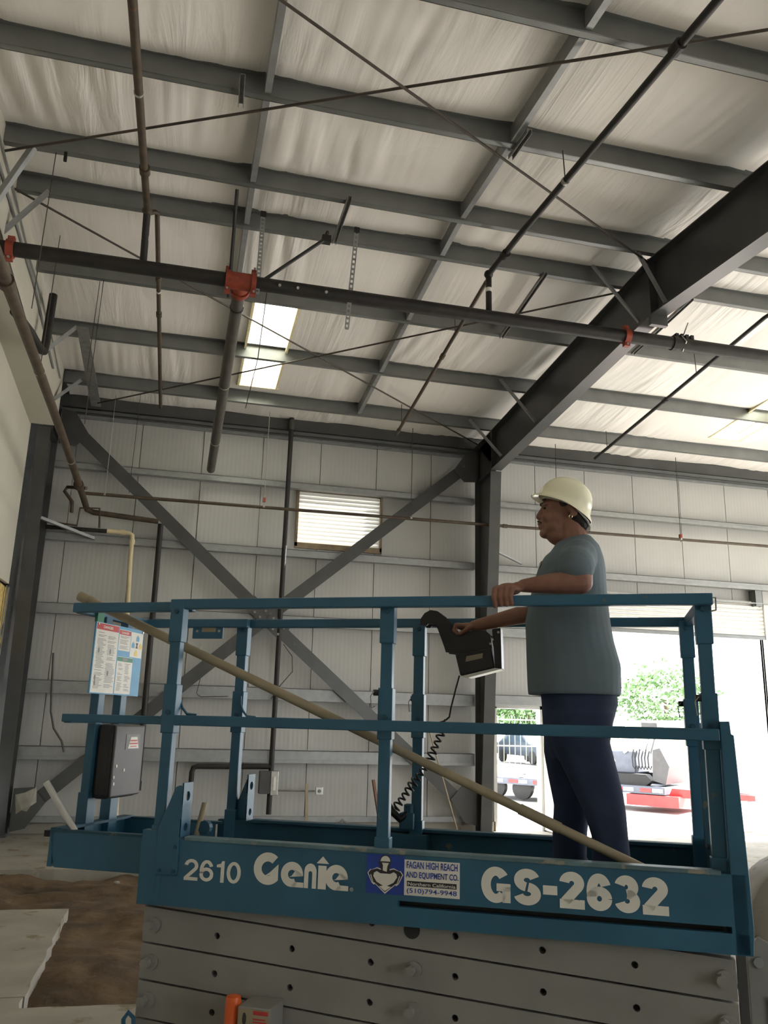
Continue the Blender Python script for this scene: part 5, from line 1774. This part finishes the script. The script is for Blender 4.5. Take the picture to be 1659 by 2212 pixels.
# low ridge over the crown
rd = MB()
for dv in (-0.022, 0.022):
    rd.tube([hc + hf * (0.112 * math.cos(a)) + hv * dv + hn * (0.115 * math.sin(a) + 0.003) for a in [R(35 + 110 * k / 10) for k in range(11)]], 0.004, 6)
rd.build('crown_ridge', MT['hat'], ht, smooth=True)
band = MB()
def ringband(off, h0, h1, ra, rb, c):
    n = 30
    rs = []
    for (h, g) in ((h0, 0), (h1, 0), (h1, -0.003), (h0, -0.003)):
        rs.append([c + hf * ((ra + g) * math.cos(2 * math.pi * k / n)) + hv * ((rb + g) * math.sin(2 * math.pi * k / n)) + hn * h for k in range(n)])
    band.loft(rs + [rs[0]], cap=False)
ringband(0, -0.012, 0.020, 0.106, 0.086, hc + Vector((0.0, 0, -0.004)))
band.build('headband', MT['strap'], ht, smooth=True)
st_ = MB()
for s in (-1, 1):
    st_.tube([hc + Vector((0.02, 0.082 * s, -0.01)), (-0.055, VC + 0.080 * s, 2.690), (-0.022, VC + 0.05 * s, 2.655), (-0.012, VC + 0.012 * s, 2.635)], 0.005, 6)
st_.box((-0.028, VC - 0.02, 2.612), (-0.010, VC + 0.02, 2.645))
st_.build('nape_strap', MT['strap'], ht, smooth=True)


# t-shirt
def oval(z, uf, ub, hw, vc=VC, n=28, p=2.5, tilt=0.0):
    out = []
    for k in range(n):
        a = 2 * math.pi * k / n
        ca, sa = math.cos(a), math.sin(a)
        x = (uf + ub) / 2 + (ub - uf) / 2 * math.copysign(abs(ca) ** (2 / p), ca)
        y = vc + hw * math.copysign(abs(sa) ** (2 / p), sa)
        out.append((x, y, z + tilt * (x - (uf + ub) / 2)))
    return out


ts = MB()
ts.loft([oval(1.890, -0.300, 0.092, 0.202), oval(1.93, -0.302, 0.096, 0.206), oval(2.02, -0.304, 0.097, 0.211), oval(2.12, -0.305, 0.073, 0.213),
         oval(2.20, -0.307, 0.061, 0.210), oval(2.28, -0.291, 0.055, 0.205), oval(2.36, -0.270, 0.051, 0.206), oval(2.44, -0.246, 0.050, 0.205, p=2.3),
         oval(2.49, -0.220, 0.044, 0.190, p=2.2), oval(2.53, -0.196, 0.028, 0.150, p=2.0, tilt=0.15), oval(2.56, -0.176, 0.004, 0.105, p=2.0, tilt=0.2), oval(2.578, -0.166, -0.012, 0.084, p=2, tilt=0.25)])
ts.cap((-0.062, 3.615, 2.468), 0.080, (-0.075, 3.545, 2.425), 0.078)
ts.cap((-0.072, 3.545, 2.425), 0.080, (-0.078, 3.500, 2.404), 0.083)
ts.cap((-0.062, 3.945, 2.468), 0.078, (-0.085, 3.985, 2.405), 0.074)
blob('t_shirt', ts, 0.007, 5, MT['shirt'], person, label='slate grey short-sleeved t-shirt')
MB().prism([(-0.234, 3.70, 2.43), (-0.228, 3.69, 2.455), (-0.219, 3.665, 2.462), (-0.222, 3.662, 2.445), (-0.230, 3.675, 2.43)], (-0.006, -0.004, 0)).build('chest_print', MT['grey_ink'], person)

# trousers
jn = MB()
jn.loft([oval(1.62, -0.20, 0.02, 0.10), oval(1.70, -0.235, 0.040, 0.165), oval(1.78, -0.240, 0.055, 0.182), oval(1.86, -0.243, 0.080, 0.180), oval(1.92, -0.25, 0.072, 0.178), oval(2.02, -0.24, 0.055, 0.17)])
jn.loft([oval(1.155, -0.055, 0.105, 0.072, 3.67), oval(1.22, -0.052, 0.102, 0.074, 3.67), oval(1.33, -0.048, 0.094, 0.078, 3.672), oval(1.42, -0.075, 0.090, 0.084, 3.676), oval(1.50, -0.112, 0.082, 0.088, 3.68), oval(1.60, -0.160, 0.060, 0.092, 3.685), oval(1.70, -0.205, 0.038, 0.096, 3.69), oval(1.82, -0.225, 0.06, 0.096, 3.69)])
jn.loft([oval(1.155, -0.222, -0.075, 0.070, 3.885), oval(1.22, -0.218, -0.075, 0.072, 3.885), oval(1.33, -0.214, -0.068, 0.074, 3.882), oval(1.43, -0.206, -0.050, 0.080, 3.88), oval(1.55, -0.228, -0.03, 0.086, 3.875), oval(1.65, -0.244, -0.01, 0.092, 3.872), oval(1.76, -0.242, 0.03, 0.094, 3.87), oval(1.82, -0.24, 0.05, 0.094, 3.87)])
blob('trousers', jn, 0.007, 5, MT['jeans'], person, label='dark navy work trousers')
for (uu, vv, s) in ((0.03, 3.665, 1), (-0.145, 3.885, 1)):
    bt = MB()
    bt.ell((uu + 0.02, vv, 1.185), (0.065, 0.045, 0.065))
    bt.ell((uu - 0.07, vv, 1.160), (0.105, 0.045, 0.036))
    bt.box((uu - 0.165, vv - 0.040, DK + 0.003), (uu + 0.085, vv + 0.040, DK + 0.035))
    blob('boot', bt, 0.006, 3, MT['boot'], person)
MB().lathe([(0.010, -0.004), (0.010, 0.0)], (-0.145, 3.588, 1.905), 8, 'Y').build('key_clip', MT['bolt'], person)

# ------------------------------------------------------------------ outdoors beyond the doors
struct('pavement', MB().box((-60, YW + 0.11, -0.12), (80, 120, -0.04)), MT['asphalt'], 'sunlit pale pavement outside the doors')
struct('pavement_side', MB().box((XR + 0.12, -60, -0.12), (80, YW + 0.1, -0.04)), MT['asphalt'], 'pavement outside the right side of the building')
struct('pavement_front', MB().box((-60, -60, -0.12), (XR + 0.11, YF - 0.11, -0.04)), MT['asphalt'], 'pavement outside the front of the building')
mb = MB().box((-10, 27.5, -0.04), (60, 38, 0.0))
solo('grass_strip', mb, MT['grass'], 'yellow green grass strip beyond the yard', 'grass', kind='stuff')


def fence(y, x0, x1, lab):
    t = thing('picket_fence', lab, 'fence', ((x0 + x1) / 2, y, 0))
    x = x0
    s = None
    while x <= x1:
        if s is None:
            s = MB().box((x - 0.03, y - 0.03, 0), (x + 0.03, y + 0.03, 2.2)).build('post', MT['galv'], t)
            xs0 = x
        else:
            share('post', s, t, (x - xs0, 0, 0))
        x += 2.4
    for z in (0.9, 2.1):
        MB().box((x0, y - 0.02, z - 0.03), (x1, y + 0.02, z + 0.03)).build('rail', MT['galv'], t)
    s = None
    x = x0 + 0.3
    n = 0
    while x < x1 and n < 150:
        if s is None:
            s = MB().box((x - 0.012, y - 0.012, 0.1), (x + 0.012, y + 0.012, 2.25)).build('picket', MT['galv'], t)
            xs1 = x
        else:
            share('picket', s, t, (x - xs1, 0, 0))
        x += 0.28
        n += 1


fence(38.0, 10, 40, 'pale metal picket fence beyond the yard')


def tree(x, y, h, r, lab, seed):
    rng = random.Random(seed)
    t = thing('tree', lab, 'tree', (x, y, 0), group='trees beyond the fence')
    MB().tube([(x, y, 0), (x + 0.1, y, h * 0.35), (x, y, h * 0.6)], [0.25, 0.18, 0.1], 8).build('trunk', MT['trunk'], t)
    mb = MB()
    for k in range(2600):
        a, b = rng.uniform(0, 6.283), math.acos(rng.uniform(-1, 1))
        q = rng.uniform(0.55, 1.0) * (0.8 + 0.3 * noise.noise(Vector((math.cos(a) * 2, math.sin(a) * 2, b * 2 + seed))))
        c = Vector((x + r * q * math.sin(b) * math.cos(a), y + r * q * math.sin(b) * math.sin(a), h * 0.62 + h * 0.42 * q * math.cos(b)))
        e1 = Vector((rng.uniform(-1, 1), rng.uniform(-1, 1), rng.uniform(-1, 1))).normalized() * 0.17
        e2 = e1.orthogonal().normalized() * 0.1
        mb.add([c - e1, c + e2, c + e1, c - e2], [(0, 1, 2, 3)])
    mb.build('foliage', MT['leaf'], t, kind='stuff')


tree(19.6, 45, 4.6, 3.0, 'round green tree seen through the small doorway', 1)
tree(29.0, 46, 6.0, 4.2, 'pale sunlit tree right of the worker through the roll-up door', 2)
tree(38.0, 44, 5.2, 3.2, 'pale green tree seen at the far right of the roll-up door', 3)


def car(x, y, hd, paint, lab, cat='car'):
    t = thing('parked_car', lab, cat, (x, y, 0), group='cars beyond the grass')
    t.rotation_euler = (0, 0, R(hd))
    ORG[t] = Vector((0, 0, 0))
    pr = [(-2.2, 0.35), (-2.25, 0.75), (-1.7, 0.92), (-1.0, 1.0), (-0.4, 1.45), (0.9, 1.48), (1.7, 1.02), (2.2, 0.95), (2.25, 0.4)]
    MB().prism([(a, -0.85, b) for a, b in pr], (0, 1.7, 0)).build('body', MT[paint], t, bevel=0.06)
    g = [(-0.85, 1.0), (-0.35, 1.38), (0.85, 1.40), (1.45, 1.02)]
    for y_ in (-0.86, 0.85):
        MB().prism([(a, y_, b) for a, b in g], (0, 0.012, 0)).build('side_glass', MT['carglass'], t)
    MB().box((-2.28, -0.7, 0.55), (-2.24, 0.7, 0.72)).build('grille', MT['black'], t)
    for y_ in (-0.62, 0.62):
        MB().ell((-2.22, y_, 0.72), (0.06, 0.16, 0.08)).build('headlamp', MT['white'], t, smooth=True)
    for a in (-1.4, 1.4):
        for y_ in (-0.88, 0.70):
            MB().lathe([(0.2, 0.0), (0.32, 0.02), (0.32, 0.16), (0.2, 0.18)], (a, y_, 0.32), 18, 'Y').build('wheel', MT['rubber'], t, smooth=True)


car(15.2, 41.5, 75, 'carpaint', 'silver parked car at the left of the small doorway view')
car(18.0, 41.0, 100, 'cardark', 'dark parked car facing the small doorway')

# low trailer carrying a small machine
TA, TB = Vector((7.0, 22.6, 0)), Vector((11.0, 17.6, 0))
td = (TB - TA).normalized()
ang = math.atan2(td.y, td.x)
t = thing('flat_trailer', 'grey flatbed trailer with red tongue and reflective tape outside', 'trailer', tuple(TA))
t.rotation_euler = (0, 0, ang)
ORG[t] = Vector((0, 0, 0))
LT = (TB - TA).length
MB().box((0, -0.1, 0.36), (LT, 1.8, 0.52)).build('deck', MT['trailer'], t)
for k in range(9):
    x = 0.4 + 0.68 * k
    MB().box((x, -0.112, 0.40), (x + 0.26, -0.10, 0.48)).build('reflector', MT['red_ink'], t)
    MB().box((x + 0.28, -0.112, 0.40), (x + 0.52, -0.10, 0.48)).build('reflector', MT['white'], t)
for x in (2.0, 2.75):
    for y in (-0.02, 1.5):
        MB().lathe([(0.15, 0.0), (0.27, 0.02), (0.27, 0.18), (0.15, 0.2)], (x, y, 0.27), 18, 'Y').build('wheel', MT['rubber'], t, smooth=True)
MB().prism([(LT, 0.1, 0.30), (LT + 0.1, 0.1, 0.50), (LT + 1.7, 0.75, 0.42), (LT + 1.7, 0.75, 0.30)], (0, 0.14, 0)).build('tongue', MT['trailer_red'], t)
MB().prism([(LT, 1.5, 0.30), (LT + 0.1, 1.5, 0.50), (LT + 1.7, 0.9, 0.42), (LT + 1.7, 0.9, 0.30)], (0, 0.14, 0)).build('tongue', MT['trailer_red'], t)
MB().box((LT - 0.9, -0.1, 0.10), (LT + 0.3, 1.8, 0.34)).build('red_frame', MT['trailer_red'], t)
MB().tube([(LT + 1.55, 0.85, -0.04), (LT + 1.55, 0.85, 0.75)], 0.04, 10).build('jack', MT['galv'], t)
t = thing('small_loader', 'small white and grey tracked loader standing on the trailer', 'machine', tuple(TA + td * 5.3 + Vector((0, 0, 0.52))))
t.rotation_euler = (0, 0, ang)
ORG[t] = Vector((0, 0, 0))
for y in (0.1, 1.2):
    MB().prism([(-0.8, y, 0.0), (-0.95, y, 0.12), (-0.8, y, 0.25), (0.6, y, 0.25), (0.75, y, 0.12), (0.6, y, 0.0)], (0, 0.28, 0)).build('track', MT['rubber'], t)
MB().box((-0.35, 0.3, 0.25), (0.30, 1.25, 0.75)).build('engine_cover', MT['trailer'], t, bevel=0.03)
MB().box((0.42, 0.45, 1.12), (0.80, 0.95, 1.42)).build('control_console', MT['greyplastic'], t, bevel=0.02)
for y in (0.5, 0.9):
    MB().tube([(0.45, y, 0.7), (0.60, y, 1.14)], 0.025, 8).build('console_leg', MT['galv'], t)
MB().lathe([(0.05, -0.03), (0.09, 0.0), (0.05, 0.03)], (0.95, 0.6, 1.22), 12, 'X').build('work_lamp', MT['black'], t, smooth=True)
for y in (0.32, 1.25):
    MB().bar((0.10, y, 0.72), (-0.55, y, 1.62), 0.09, 0.12).build('lift_arm', MT['galv'], t)
    MB().bar((-0.55, y, 1.62), (-1.05, y, 0.55), 0.09, 0.12).build('lift_arm', MT['galv'], t)
    MB().tube([(-0.2, y, 0.5), (-0.62, y, 1.2)], 0.035, 8).build('ram', MT['bolt'], t)
MB().prism([(-1.0, 0.1, 0.30), (-1.3, 0.1, 0.35), (-1.3, 0.1, 0.7), (-1.0, 0.1, 0.75)], (0, 1.4, 0)).build('bucket', MT['pipe_gry'], t)
MB().prism([(0.75, 0.15, 0.12), (1.05, 0.15, 0.05), (1.15, 0.15, 0.45), (0.95, 0.15, 0.85), (0.78, 0.15, 0.80)], (0, 1.25, 0)).build('trencher_guard', MT['greyplastic'], t)
for k in range(6):
    x = 0.28 + 0.075 * k
    MB().tube([(x, 0.28, 0.80 - 0.03 * (k % 2)), (x - 0.02, 0.22, 0.62), (x, 0.2, 0.42), (x + 0.03, 0.22, 0.36), (x + 0.06, 0.24, 0.44)], 0.014, 6).build('hose', MT['rubber'], t, smooth=True)
t = thing('yard_building', 'pale cream building at the right end of the yard', 'building', (19.5, 26, 0))
MB().box((16.3, 24.0, -0.05), (30, 32, 2.0)).build('wall', MT['cream'], t)
MB().box((16.2, 23.9, 2.0), (30.1, 32.1, 2.1)).build('roof', MT['galv'], t)
